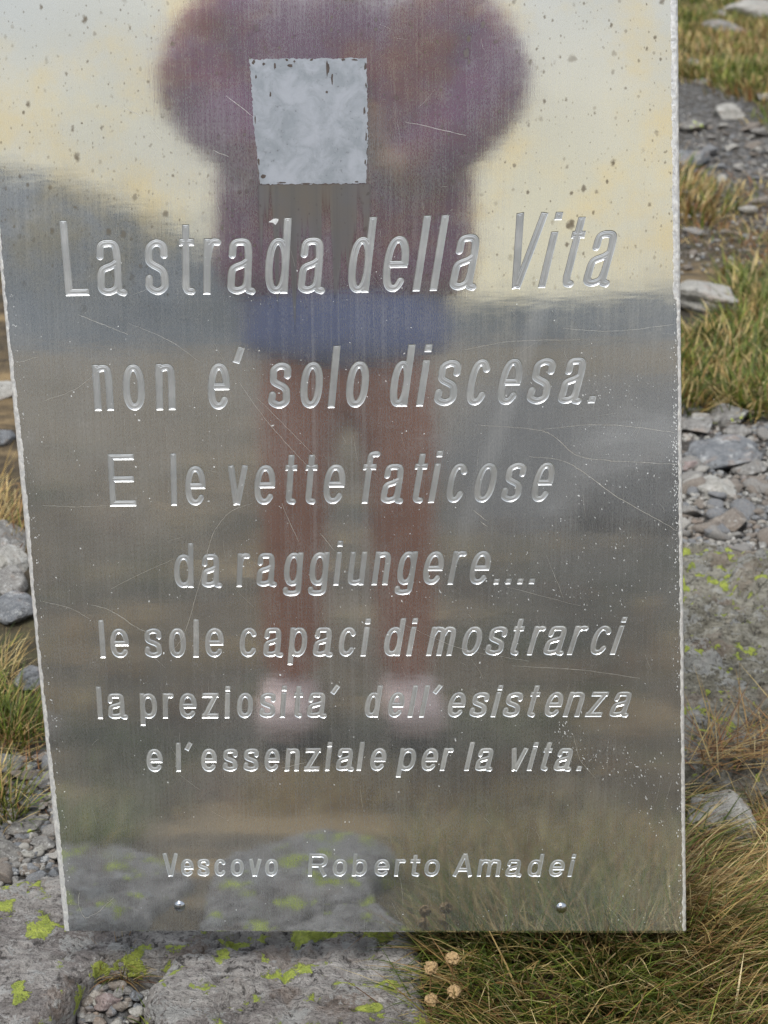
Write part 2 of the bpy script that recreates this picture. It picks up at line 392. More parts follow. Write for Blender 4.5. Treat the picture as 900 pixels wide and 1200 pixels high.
def path_mask(X, Y):
    m = np.zeros_like(X)
    for a, b in zip(PATH_PTS[:-1], PATH_PTS[1:]): m = np.maximum(m, sstep(.46, .18, _seg_d(X, Y, a, b)))
    for a, b in zip(GRAVEL_A[:-1], GRAVEL_A[1:]): m = np.maximum(m, sstep(.52, .34, _seg_d(X, Y, a, b)))
    p = on_z(10, 960, .19); q = on_z(40, 1180, .17)
    m = np.maximum(m, sstep(.30, .14, np.hypot(X - p[0], Y - p[1])))
    m = np.maximum(m, sstep(.25, .12, np.hypot(X - on_z(130, 1180, .17)[0], Y - on_z(130, 1180, .17)[1])))
    az = np.arctan2(X, -Y)                      # grey scree behind the camera, towards the right
    m = np.maximum(m, (.62 + .5 * fbm(X * .5, Y * .22, 4.4, 3)) * sstep(-.03, .16, az) * sstep(1.2, .8, az) * sstep(1.0, 5, -Y) * sstep(90, 50, -Y))
    return m
def axis(lo, hi, fine_lo, fine_hi, step, n_out):
    a = list(np.arange(fine_lo, fine_hi + 1e-9, step))
    g = lambda L: (np.exp(np.linspace(0, np.log(1 + L / step), n_out))[1:] - 1) * step
    return np.array([fine_lo - q for q in g(fine_lo - lo)][::-1] + a + [fine_hi + q for q in g(hi - fine_hi)])
ax_, ay_ = axis(-1500, 1500, -1.3, 1.6, .022, 70), axis(-1500, 1500, -.6, 3.6, .022, 80)
GX, GY = np.meshgrid(ax_, ay_)
GZ = ground_z(GX, GY)
nx, ny = len(ax_), len(ay_)
idx = np.arange(nx * ny).reshape(ny, nx)
faces = np.stack([idx[:-1, :-1], idx[:-1, 1:], idx[1:, 1:], idx[1:, :-1]], -1).reshape(-1, 4)
pmk = path_mask(GX, GY).ravel()
g_o = link_mesh('ground', np.stack([GX, GY, GZ], -1).reshape(-1, 3), faces, M_GROUND, smooth=True,
                col=np.stack([pmk, pmk * 0, pmk * 0, pmk * 0 + 1], -1))
tag(g_o, kind='structure')

# mountains all round: elevation of the ridge as a function of the direction
def mountains():
    naz, nr = 260, 26
    az = np.linspace(-math.pi, math.pi, naz, endpoint=False)      # 0 = straight behind the camera (-Y), + to the right (+X)
    keys = [(-180, 9), (-120, 7.5), (-60, 7), (-25, 6.3), (-13, 5.9), (-10, 5.6), (-7.5, 5.2), (-4.6, 4.0), (-2, 2.4), (1, 1.5), (4, 1.25), (8, 1.2), (12, 1.4), (30, 3), (70, 6), (120, 8), (180, 9)]
    el = np.interp(np.degrees(az), [k[0] for k in keys], [k[1] for k in keys])
    el = el + .22 * fbm(az * 14, 0, 4.4, 4)
    vs_, fs = [], []
    for j in range(nr):
        t = j / (nr - 1); r = 260 + 520 * t
        top = CAM[2] + np.tan(np.radians(el)) * 780
        zz = -6 + (top + 6) * t ** 1.25 + 9 * fbm(np.cos(az) * r / 60, np.sin(az) * r / 60, 2.0, 4) * t * (1 - t) * 2.5
        vs_ += list(zip(np.sin(az) * r, -np.cos(az) * r, zz))
    for j in range(nr):
        for i in range(naz):
            if j < nr - 1: fs.append((j * naz + i, j * naz + (i + 1) % naz, (j + 1) * naz + (i + 1) % naz, (j + 1) * naz + i))
    tag(link_mesh('mountain_range', vs_, fs, M_MOUNT, smooth=True), kind='structure')
mountains()

# ------------------------------------------------------------------ rocks
def ico(sub):
    bm = bmesh.new(); bmesh.ops.create_icosphere(bm, subdivisions=sub, radius=1.0)
    v = np.array([x.co[:] for x in bm.verts]); f = [tuple(q.index for q in p.verts) for p in bm.faces]; bm.free(); return v, f
ICO = {k: ico(k) for k in (1, 2, 3, 4, 5)}
def rock_shape(dims, seed, sub=4, cuts=11, rough=.06, boxy=.75):
    r = np.random.default_rng(seed); v, f = ICO[sub]; v = v.copy()
    for _ in range(cuts):
        n = r.normal(size=3); n /= np.linalg.norm(n); d = r.uniform(.48, .86) * (1 if _ else .9)
        t = v @ n; over = t > d; v[over] -= np.outer((t[over] - d) * .93, n)
    d = fbm(v[:, 0] * 1.9 + seed, v[:, 1] * 1.9, v[:, 2] * 1.9, 5, .55)
    nrm = v / np.linalg.norm(v, axis=1)[:, None]
    v = v + nrm * (d * rough * 1.6)[:, None]
    ext = np.abs(v).max(0)
    return v / ext * np.array(dims) * .5, f
def rock(name, loc, dims, mat, seed, label, group=None, cat='stone', rz=0, tilt=(0, 0), sub=4, sink=.35, rough=.06):
    v, f = rock_shape(dims, seed, sub, rough=rough)
    v[:, 2] += dims[2] * (.5 - sink)
    o = link_mesh(name, v, f, mat, smooth=True)
    o.location = loc; o.rotation_euler = (tilt[0], tilt[1], rz)
    return tag(o, label, cat, group)
def px_rock(cx, cy, w, h, mat, seed, label, name='stone', group=None, cat='stone', rz=None, flat=.5, sub=4, depth=None, rough=.06, sink=.3):
    z = .19
    for _ in range(6):
        p = on_z(cx, cy, z); z = float(ground_z(p[0], p[1]))
    s = scale_at(p); W = w * s
    a = math.atan2(CAM[2] - z, p[1])
    Dp = depth if depth else max(.5 * W, min(1.5 * W, .8 * h * s / math.sin(a)))
    H = flat * min(W, Dp)
    return rock(name, (p[0], p[1], z + .0 * H), (W * 1.04, Dp, H), mat, seed, label, group, cat,
                rz if rz is not None else random.uniform(-.35, .35), (random.uniform(-.12, .12), random.uniform(-.12, .12)), sub, sink, rough)

def poly_resample(pts, step):
    pts = np.asarray(pts, float); out = []
    for a, b in zip(pts, np.roll(pts, -1, 0)):
        n = max(1, int(np.linalg.norm(b - a) / step)); out += [a + (b - a) * i / n for i in range(n)]
    return np.array(out)
def smooth_poly(pts, it=3):
    p = np.asarray(pts, float)
    for _ in range(it):
        q = np.roll(p, -1, 0); p = np.stack([p * .75 + q * .25, p * .25 + q * .75], 1).reshape(-1, 2)
    return p
def in_poly(P, poly):
    x, y = P[:, 0], P[:, 1]; ins = np.zeros(len(P), bool)
    x0, y0 = poly[:, 0], poly[:, 1]; x1, y1 = np.roll(x0, -1), np.roll(y0, -1)
    for a, b, c, d in zip(x0, y0, x1, y1):
        if b == d: continue
        m = ((b > y) != (d > y)) & (x < (c - a) * (y - b) / (d - b) + a); ins ^= m
    return ins
def slab(name, px_outline, z_top, step, edge_r, amp, mat, seed, label, cat='boulder', tilt=(0, 0), thick=.14, nscale=7.0):
    """a flat boulder from its outline on the ground, with a bumpy top, a rounded rim and its own thickness"""
    out = smooth_poly([on_z(x, y, z_top)[:2] for x, y in px_outline], 2)
    out = poly_resample(out, step)
    nn = fbm(out[:, 0] * 22, out[:, 1] * 22, seed, 3)
    cen = out.mean(0); dv = out - cen; out = out + dv / np.linalg.norm(dv, axis=1)[:, None] * (nn * .010)[:, None]
    lo, hi = out.min(0), out.max(0)
    gx, gy = np.meshgrid(np.arange(lo[0], hi[0], step), np.arange(lo[1], hi[1], step))
    g = np.stack([gx.ravel(), gy.ravel()], 1) + np.random.default_rng(seed).uniform(-.3, .3, (gx.size, 2)) * step
    g = g[in_poly(g, out)]
    d = np.min(np.hypot(g[:, None, 0] - out[None, :, 0], g[:, None, 1] - out[None, :, 1]), 1) if len(g) * len(out) < 3e7 else \
        np.concatenate([np.min(np.hypot(c[:, None, 0] - out[None, :, 0], c[:, None, 1] - out[None, :, 1]), 1) for c in np.array_split(g, 40)])
    g = g[d > step * .6]; d = d[d > step * .6]
    n = len(out); P = np.concatenate([out, g])
    vv, _, ff, *_ = delaunay_2d_cdt([Vector(p) for p in P], [(i, (i + 1) % n) for i in range(n)], [], 1, 1e-7)
    V = np.array([v[:] for v in vv]); dd = np.concatenate([np.zeros(n), d])
    if len(V) != len(P): dd = np.array([dd[np.argmin(((P - q) ** 2).sum(1))] for q in V])
    t = np.clip(dd / edge_r, 0, 1); prof = 1 - np.sqrt(np.clip(1 - (1 - t) ** 2, 0, 1))
    big = fbm(V[:, 0] * nscale, V[:, 1] * nscale, seed * 1.3, 5, .55); ledge = fbm(V[:, 0] * 3.1, V[:, 1] * 4.2 + 9, seed, 3)
    step_h = np.round(ledge * 5) / 5 * .6 + ledge * .4
    n_a = fbm(V[:, 0] * 7 + 3, V[:, 1] * 10, seed + 5, 3); n_b = fbm(V[:, 0] * 16, V[:, 1] * 12 + 5, seed + 9, 3)
    crack = np.exp(-(n_a / .035) ** 2) * .9 + np.exp(-(n_b / .05) ** 2) * .45
    fine = fbm(V[:, 0] * 55, V[:, 1] * 55, seed + 2, 4, .6)
    Z = z_top - prof * edge_r * 1.1 + (big * amp + step_h * amp * 1.2 + fine * amp * .6) * (.35 + .65 * t) - crack * amp * .8 + (V[:, 0] - cen[0]) * tilt[0] + (V[:, 1] - cen[1]) * tilt[1]
    verts = [(*p, z) for p, z in zip(V, Z)]
    ff = [tuple(f) for f in ff]
    edges = {}
    for f in ff:
        for a, b in zip(f, f[1:] + f[:1]): edges[(a, b)] = 1
    bnd = [(a, b) for a, b in edges if (b, a) not in edges]
    m0 = len(verts); low = {}
    for a, b in bnd:
        for q in (a, b):
            if q not in low:
                low[q] = len(verts); x, y, z = verts[q]
                verts.append((cen[0] + (x - cen[0]) * .90, cen[1] + (y - cen[1]) * .90, z - thick))
    ff += [(b, a, low[a], low[b]) for a, b in bnd]
    ct = np.array([cen[0], cen[1], z_top - thick])
    o = link_mesh(name, [tuple(np.array(v) - ct) for v in verts], ff, mat, smooth=True)
    o.location = ct
    return tag(o, label, cat)

slab('boulder', [(-420, 1085), (-60, 1045), (20, 1028), (70, 1018), (190, 1035), (262, 1075), (250, 1104), (200, 1108), (150, 1108), (112, 1118), (92, 1145), (72, 1172), (40, 1190), (-10, 1187), (-120, 1230), (-420, 1240)],
     .208, .0045, .016, .008, M_ROCK, 3, 'smooth rimmed grey boulder with lime lichen under the lower left corner of the plaque', tilt=(-.02, .02))
slab('boulder', [(196, 1118), (236, 1036), (330, 1005), (470, 1010), (496, 1060), (496, 1150), (512, 1210), (470, 1290), (445, 1390), (530, 1480), (430, 1640), (290, 1600), (170, 1500), (190, 1330), (214, 1215), (172, 1180), (160, 1160)],
     .200, .0045, .020, .011, M_ROCK, 8, 'broad purplish grey boulder speckled with lime lichen below the middle of the plaque', tilt=(0, -.02))
slab('boulder', [(700, 640), (800, 625), (900, 640), (1080, 690), (1150, 800), (1050, 900), (920, 925), (840, 905), (790, 890), (700, 800)],
     .222, .007, .05, .026, M_ROCK_BIG, 5, 'large rough mossy boulder at the right edge between gravel and dry grass', tilt=(.02, .02), nscale=9)
slab('boulder', [(-500, 1262), (-100, 1250), (40, 1252), (120, 1290), (165, 1420), (110, 1530), (-60, 1590), (-300, 1560), (-560, 1420)],
     .198, .007, .03, .014, M_ROCK, 21, 'flat lichen spotted boulder mirrored at the lower left of the plaque')

G, BG, BR, PA, RO, LI = M_STONES
for i, (x, y, w, d, h, m, lab) in enumerate((
    (1.7, -4.5, 1.3, 1.0, .7, G, 'large grey boulder in the scree, mirrored at the right of the plaque'),
    (-.75, -.3, .34, .30, .16, BR, 'low bluish boulder mirrored at the lower left of the plaque'),
    (-2.4, -6.5, 1.6, 1.1, .8, G, 'big grey boulder far on the meadow, mirrored at the left of the plaque'))):
    rock('boulder', (x, y, float(ground_z(x, y))), (w, d, h), m, 300 + i, lab, None, 'boulder', .4 * i, (0, 0), 5, .3)
named = [
 (818, 356, 96, 104, PA, 'flat pale slab beside the green grass tuft at the right', .5, 'flat_stone'),
 (854, 492, 52, 30, LI, 'oblong grey stone with yellowish lichen right under the green tuft', .45, 'stone'),
 (812, 502, 44, 26, G, 'low grey stone tucked against the plaque edge below the green tuft', .45, 'stone'),
 (803, 548, 34, 40, RO, 'rosy stone half hidden by the right edge of the plaque', .5, 'stone'),
 (848, 538, 84, 46, BG, 'widest flat grey stone in the gravel, under the oblong lichened one', .3, 'flat_stone'),
 (878, 552, 44, 44, G, 'angular grey stone leaning on the widest flat gravel stone', .5, 'stone'),
 (841, 578, 50, 36, PA, 'pale pointed stone in the middle of the gravel', .55, 'stone'),
 (856, 613, 48, 32, BR, 'smooth brownish stone on the gravel in front of the pale pointed one', .5, 'stone'),
 (866, 511, 30, 26, G, 'blocky grey stone between the oblong lichened stone and the widest slab', .6, 'stone'),
 (840, 968, 74, 96, PA, 'pale squarish block bedded in the dry grass at the right', .85, 'block'),
 (851, 136, 40, 30, PA, 'pale angular rock on the upper bend of the gravel path', .55, 'rock'),
 (812, 152, 38, 32, LI, 'greenish lichened rock beside the plaque at the upper path', .5, 'rock'),
 (806, 188, 56, 34, BG, 'blue grey slab lying along the upper path by the plaque edge', .35, 'flat_stone'),
 (886, 14, 74, 24, PA, 'large pale rock in the top right corner', .4, 'rock'),
 (812, 75, 18, 14, PA, 'small pale rock in the far grass near the plaque top', .6, 'rock'),
 (850, 38, 54, 12, G, 'thin grey ledge stone below the large pale corner rock', .4, 'rock'),
 (843, 19, 18, 22, G, 'dark grey rock left of the large pale corner rock', .6, 'rock'),
 (894, 116, 20, 10, PA, 'low pale stone in far grass at the right border', .5, 'rock'),
 (822, 98, 18, 12, G, 'dim grey stone in the far grass above the lichened rock', .5, 'rock'),
 (3, 640, 66, 60, G, 'topmost grey rock of the pile at the left border beside the plaque', .6, 'rock'),
 (8, 664, 50, 50, PA, 'light grey stone at the left border beside the plaque', .6, 'stone'),
 (8, 690, 50, 40, G, 'grey angular stone below the light one at the left border', .6, 'stone'),
 (16, 722, 56, 52, BG, 'dark blue grey stone at the left border above the grass clump', .6, 'stone'),
 (36, 800, 40, 56, BG, 'upright grey stone in the grass clump left of the plaque', .75, 'stone'),
 (38, 942, 36, 24, BG, 'grey flat stone lying on rubble left of the plaque', .4, 'stone'),
 (48, 1027, 27, 14, BG, 'small oval stone in a hollow by the lower left corner', .5, 'stone'),
 (2, 905, 50, 34, LI, 'rough lichened stone at the left border below the grass clump', .5, 'stone'),
 (2, 1002, 70, 34, LI, 'flat lichened slab at the left border above the rimmed boulder', .45, 'flat_stone'),
 (52, 992, 40, 26, G, 'grey slab touching the left plaque edge near its lower corner', .4, 'flat_stone'),
 (30, 972, 60, 26, LI, 'layered lichened stone under the flat grey one at the left', .4, 'stone'),
 (3, 462, 34, 40, PA, 'pale stone in the upper left gap beside the plaque', .6, 'stone'),
 (4, 516, 32, 34, BG, 'blue grey stone under the pale one in the upper left gap', .6, 'stone'),
 (126, 1184, 30, 24, RO, 'largest rosy pebble in the gravel hollow at the bottom left', .6, 'stone'),
 (87, 1181, 18, 22, PA, 'pale pebble at the left of the gravel hollow', .6, 'stone'),
 (160, 1196, 22, 16, PA, 'whitish pebble at the bottom of the gravel hollow', .6, 'stone'),
 (104, 1172, 18, 20, BR, 'brown pebble behind the largest rosy one', .6, 'stone'),
 (66, 1196, 22, 14, BG, 'blue grey pebble in the bottom left gravel', .6, 'stone'),
 (110, 1200, 30, 12, G, 'grey pebble cut by the bottom border of the gravel hollow', .6, 'stone'),
 (148, 1163, 16, 12, G, 'little grey pebble by the dry tuft in the hollow', .6, 'stone'),
]
for i, (cx, cy, w, h, m, lab, fl, kind) in enumerate(named):
    px_rock(cx, cy, w, h, m, 100 + i * 7, lab, name=kind if kind != 'block' else 'stone_block', cat='stone', flat=fl, sub=4 if cy < 300 or w < 35 else 5)

# smaller stones of the gravel: individuals that nothing tells apart
proto = []
for k in range(9):
    v, f = rock_shape((1, random.uniform(.65, .95), random.uniform(.4, .65)), 500 + k, 3)
    v[:, 2] += .12
    for m in (G, BG, BR, PA):
        me = bpy.data.meshes.new('gravel_stone'); me.from_pydata([tuple(map(float, q)) for q in v], [], f); me.materials.append(m)
        me.polygons.foreach_set('use_smooth', np.ones(len(me.polygons), bool)); proto.append(me)
def scatter_stones(n, sampler, smin, smax, label, group, name='small_stone'):
    for _ in range(n):
        x, y = sampler(); s = smin + (smax - smin) * random.random() ** 2.2
        o = bpy.data.objects.new(name, random.choice(proto)); COL.objects.link(o)
        o.location = (x, y, float(ground_z(x, y)) + .002); o.scale = (s, s, s); o.rotation_euler = (random.uniform(-.3, .3), random.uniform(-.3, .3), random.uniform(0, 6.28))
        tag(o, label, 'stone', group)
def px_sampler(x0, y0, x1, y1):
    def f():
        p = on_z(random.uniform(x0, x1), random.uniform(y0, y1), .19); return p[0], p[1]
    return f
scatter_stones(120, px_sampler(795, 495, 930, 655), .018, .062, 'small grey stone in the gravel right of the plaque', 'small gravel stones right of the plaque')
scatter_stones(40, px_sampler(815, 160, 930, 222), .03, .10, 'small grey stone on the upper gravel path', 'small stones on the upper path')
scatter_stones(30, px_sampler(-20, 880, 66, 1030), .012, .04, 'small stone in the rubble left of the plaque', 'small stones left of the plaque')
scatter_stones(34, px_sampler(50, 1150, 215, 1230), .008, .022, 'small pebble in the hollow at the bottom left', 'pebbles in the bottom left hollow')
scatter_stones(16, px_sampler(800, 235, 930, 325), .03, .09, 'small stone half sunk in brown heath at the right', 'small stones in the brown heath')

def gravel(name, samplers, smin, smax):
    V, Fc, fm = [], [], []; k = 0
    shapes = [rock_shape((1, .85, .6), 700 + q, 2) for q in range(8)]
    for n, smp in samplers:
        for _ in range(n):
            x, y = smp(); v, f = random.choice(shapes); s = random.uniform(smin, smax); a = random.uniform(0, 6.28)
            c, sn = math.cos(a), math.sin(a); v2 = v @ np.array([[c, sn, 0], [-sn, c, 0], [0, 0, 1]]) * s + np.array([x, y, float(ground_z(x, y)) + s * .12])
            V.append(v2); Fc += [tuple(i + k for i in t) for t in f]; fm += [random.randrange(4)] * len(f); k += len(v)
    tag(link_mesh(name, np.concatenate(V), Fc, [G, BG, BR, PA], smooth=True, fmat=fm), 'fine grey gravel between the stones', 'gravel', kind='stuff')
gravel('gravel', [(1500, px_sampler(790, 495, 960, 660)), (600, px_sampler(800, 140, 960, 215)), (500, px_sampler(-40, 880, 70, 1040)), (500, px_sampler(40, 1140, 220, 1240)), (250, px_sampler(795, 235, 940, 330))], .006, .018)

# ------------------------------------------------------------------ grass
GREEN = [(.10, .145, .022), (.145, .195, .032), (.070, .105, .022), (.22, .25, .045)]
STRAW = [(.50, .39, .17), (.42, .30, .12), (.60, .49, .26), (.34, .22, .085)]
RUST = [(.26, .125, .05), (.20, .09, .04), (.33, .19, .08)]
def blades(B, az, lean, length, width, curl, colors, segs=4):
    """B (n,3) roots; az heading; lean from the vertical at the root; curl more lean towards the tip"""
    n = len(B); t = np.linspace(0, 1, segs + 1)
    P = np.zeros((n, segs + 1, 3)); P[:, 0] = B
    ang = lean.copy()
    for k in range(segs):
        d = np.stack([np.sin(ang) * np.cos(az), np.sin(ang) * np.sin(az), np.cos(ang)], -1)
        P[:, k + 1] = P[:, k] + d * (length / segs)[:, None]; ang = ang + curl / segs
    side = np.stack([-np.sin(az), np.cos(az), az * 0], -1)
    wv = (1 - t ** 2 * .92)[None, :, None] * (width * .5)[:, None, None] * side[:, None, :]
    V = np.stack([P - wv, P + wv], 2).reshape(n * (segs + 1) * 2, 3)
    b = (np.arange(n) * (segs + 1) * 2)[:, None]; k = np.arange(segs)[None, :] * 2
    Fq = np.stack([b + k, b + k + 1, b + k + 3, b + k + 2], -1).reshape(-1, 4)
    C = np.repeat(np.concatenate([colors, np.ones((n, 1))], 1), (segs + 1) * 2, 0)
    return V, Fq, C
class Turf:
    def __init__(s): s.V, s.F, s.C, s.k = [], [], [], 0
    def add(s, V, Fq, C): s.V.append(V); s.F.append(Fq + s.k); s.C.append(C); s.k += len(V)
    def tuft(s, x, y, n, rad, length, pal, az0=None, spread=3.14, lean=(.1, .9), width=.0018, curl=(.2, 1.2), z=None):
        a = rng.uniform(0, 6.28, n); rr = rad * np.sqrt(rng.random(n))
        bx, by = x + rr * np.cos(a), y + rr * np.sin(a)
        bz = ground_z(bx, by) - .004 if z is None else np.full(n, z)
        az = a + rng.normal(0, .5, n) if az0 is None else az0 + rng.normal(0, spread, n)
        p = np.array(pal)[rng.integers(0, len(pal), n)] * rng.uniform(.42, 1.3, (n, 1))
        s.add(*blades(np.stack([bx, by, bz], -1), az, rng.uniform(*lean, n), length * rng.uniform(.55, 1.2, n), width * rng.uniform(.6, 1.3, n), rng.uniform(*curl, n), p))
    def build(s, name, label):
        return tag(link_mesh(name, np.concatenate(s.V), np.concatenate(s.F), M_BLADE, smooth=True, col=np.concatenate(s.C)), label, 'grass', kind='stuff')
def px_xy(x, y, z=.185): return on_z(x, y, z)[:2]

# the long combed grass at the bottom right
T = Turf()
for _ in range(330):
    px, py = random.uniform(520, 1050), random.uniform(1075, 1300)
    if px < 560 and random.random() < .5: continue
    x, y = px_xy(px, py, .17)
    mixp = STRAW * 2 + GREEN + RUST if fbm(px / 70, py / 50, 2.2, 2) > -.02 else GREEN * 2 + STRAW
    base_az = math.atan2(-1.0, (px - 700) / 170.0)
    T.tuft(x, y, 34, .028, .105, mixp, base_az, .75, (.45, 1.15), .0023, (.1, .9))
for _ in range(60):                                   # wide dead leaves
    x, y = px_xy(random.uniform(530, 1000), random.uniform(1090, 1260), .17)
    T.tuft(x, y, 5, .02, .085, [(.55, .46, .27), (.40, .27, .13), (.30, .22, .12), (.10, .16, .03)], -1.3, 1.4, (.7, 1.5), .0042, (-.3, .9))
for _ in range(80):                                   # under and behind the plate, drooping to the front
    x, y = px_xy(random.uniform(500, 830), random.uniform(1040, 1085), .18)
    T.tuft(x, y, 30, .03, .12, STRAW * 2 + GREEN + RUST, -1.57, .9, (.3, .95), .0017, (.3, 1.1))
for _ in range(120):                                  # in front of the frame: seen only in the mirror
    x, y = px_xy(random.uniform(540, 1050), random.uniform(1300, 1750), .15)
    T.tuft(x, y, 26, .035, .10, STRAW + GREEN + RUST, -1.2, 1.2, (.3, 1.1), .002, (.1, .9))
T.build('grass', 'long combed straw and green grass spilling out below the lower right corner of the plaque')
# right strip beside the plate
T = Turf()
for _ in range(110):
    px, py = random.uniform(770, 880), random.uniform(935, 1095)
    if (812 < px < 876 and 925 < py < 1040) or (py < 960 and px > 800): continue
    x, y = px_xy(px, py)
    T.tuft(x, y, 26, .025, .10, STRAW * 3 + GREEN * 2 + RUST, -.35, .6, (.75, 1.35), .0022, (.1, .8))
for _ in range(60):
    x, y = px_xy(random.uniform(880, 990), random.uniform(935, 1090)); T.tuft(x, y, 24, .03, .07, RUST * 2 + STRAW * 2, 2.2, 1.5, (.5, 1.3), .0017, (.1, .8))
for _ in range(26):
    x, y = px_xy(random.uniform(800, 960), random.uniform(895, 930)); T.tuft(x, y, 9, .03, .12, STRAW + RUST, 0, 2.0, (.9, 1.4), .0016, (0, .4), z=.225)
T.build('grass', 'straw coloured grass leaning away from the lower right edge of the plaque')
# green tuft
T = Turf()
for _ in range(170):
    px, py = random.uniform(785, 990), random.uniform(372, 492)
    if px < 850 and py < 402: continue
    x, y = px_xy(px, py)
    T.tuft(x, y, 34, .05, .075, GREEN * 4 + STRAW * 3, None, 1, (.3, 1.2), .0046, (.1, 1.1))
for _ in range(60):
    x, y = px_xy(random.uniform(850, 990), random.uniform(330, 380)); T.tuft(x, y, 26, .06, .07, GREEN * 3 + STRAW, None, 1, (.3, 1.2), .005, (.1, 1.0))
T.build('grass', 'thick green grass tuft right of the plaque above the gravel')
# heath and far grass
T = Turf()
for _ in range(150):
    px, py = random.uniform(780, 1000), random.uniform(212, 330)
    if px < 855 and py > 296: continue
    x, y = px_xy(px, py, .2)
    T.tuft(x, y, 18, .10, .048, STRAW * 2 + RUST * 2 + GREEN, None, 1, (.5, 1.35), .004, (.1, .9))
n = 0
while n < 1500:
    y = random.uniform(5.0, 13.5); x = random.uniform(.13 * y, .33 * y)
    if float(path_mask(np.array([x]), np.array([y]))[0]) > .35: continue
    k = float(fbm(x * .9, y * .9, 5.5, 3)); n += 1
    T.tuft(x, y, 30, .18, .075, (STRAW * 3 + GREEN * 2 + RUST) if k > -.05 else (GREEN * 3 + STRAW), None, 1, (.1, 1.1), .008, (.1, 1.0))
T.build('grass', 'ochre mountain grass far behind at the upper right')
# left of the plate
T = Turf()
for _ in range(26):
    x, y = px_xy(random.uniform(-40, 30), random.uniform(822, 876)); T.tuft(x, y, 26, .03, .065, GREEN * 3 + STRAW, None, 1, (.1, 1.0), .0026, (.1, 1.1))
for _ in range(14):
    x, y = px_xy(random.uniform(-60, 12), random.uniform(765, 800)); T.tuft(x, y, 20, .03, .06, STRAW * 4 + GREEN, None, 1, (.3, 1.2), .0022, (.1, 1.1))
for _ in range(22):
    x, y = px_xy(random.uniform(-60, 26), random.uniform(560, 640)); T.tuft(x, y, 22, .05, .07, STRAW * 4 + RUST + GREEN, None, 1, (.2, 1.1), .0028, (.1, 1.1))
for _ in range(14):
    x, y = px_xy(random.uniform(-30, 22), random.uniform(915, 955)); T.tuft(x, y, 20, .02, .07, GREEN * 2 + STRAW, None, 1, (.2, 1.0), .002, (.1, 1.0))
for _ in range(30):
    x, y = px_xy(random.uniform(-40, 60), random.uniform(868, 930)); T.tuft(x, y, 8, .04, .09, STRAW + RUST * 2, None, 1, (1.0, 1.5), .0016, (0, .3))
T.build('grass', 'green and straw grass clumps along the left edge of the plaque')
T = Turf()
for _ in range(12):
    x, y = px_xy(random.uniform(100, 150), random.uniform(1128, 1156), .165); T.tuft(x, y, 16, .012, .045, RUST * 2 + STRAW * 2 + GREEN, None, 1, (.3, 1.3), .0013, (.1, 1.0))
for _ in range(7):
    x, y = px_xy(random.uniform(180, 220), random.uniform(1185, 1210), .165); T.tuft(x, y, 14, .012, .04, GREEN * 2 + RUST, None, 1, (.2, 1.1), .003, (.1, 1.0))
T.build('grass', 'little withered tuft in the hollow between the two front boulders')
# meadow behind the camera, only met in the mirror
T = Turf()
for _ in range(1100):
    d = .6 + 9 * random.random() ** 1.4; a = random.uniform(-.6, .6); x, y = d * math.sin(a) * 1.0, .9 - d
    if abs(x) < .25 and -.45 < y < .05: continue
    if float(path_mask(np.array([x]), np.array([y]))[0]) > .5: continue
    k = float(fbm(x * 1.0, y * 1.3, 8.8, 3))
    T.tuft(x, y, 16, .06, .05 + .02 * d ** .5, (STRAW * 3 + RUST) if k > .12 else (RUST + [(.07, .06, .045)] * 6) if k > -.12 else ([(.06, .07, .035)] * 3 + GREEN[:1]), None, 1, (.3, 1.25), .003 + .0006 * d, (.1, 1.0))
for _ in range(50):
    x, y = random.uniform(-.62, -.36), random.uniform(.55, .95); T.tuft(x, y, 26, .05, .10, GREEN * 4 + STRAW, None, 1, (.2, 1.1), .003, (.1, 1.0))
T.build('grass', 'short brown and olive meadow grass mirrored in the lower half of the plaque')

# ------------------------------------------------------------------ the plaque
plaque = empty('memorial_plaque'); plaque.matrix_world = PLATE_M
tag(plaque, 'weathered polished aluminium plaque with engraved Italian lines leaning above the rocks', 'plaque')

def ov(x, y, n=0.0):
    u, v = uv(x, y); return (u, v, n)
TOP = -75
def xl(y): return 75.5 - .1005 * (1091 - y) + 4e-6 * (1091 - y) ** 2
def xr(y): return 804.5 - .0090 * (1094 - y)
ys = np.arange(TOP, 1091.1, 2.2)
nl = fbm(ys / 9, 0, 1.1, 4, .6); nr_ = fbm(ys / 8, 3, 2.1, 4, .6)
lw = np.clip(5.2 + 2.0 * nl + 1.2 * np.sin(ys / 70), 2.2, 10)
rw = np.clip(np.where(ys < 350, 8.6, 4.6) + 1.8 * nr_ + 2.5 * sstep(420, 350, ys) * 0, 1.6, 10)
Lout = [(xl(y) + .5 * fbm(y / 5, 5, 3.3, 2), y) for y in ys]; Rout = [(xr(y) + .5 * fbm(y / 5, 8, 3.3, 2), y) for y in ys]
Lin = [(a[0] + w, a[1]) for a, w in zip(Lout, lw)]; Rin = [(a[0] - w, a[1]) for a, w in zip(Rout, rw)]
DROP, TH = -.0016, -.006

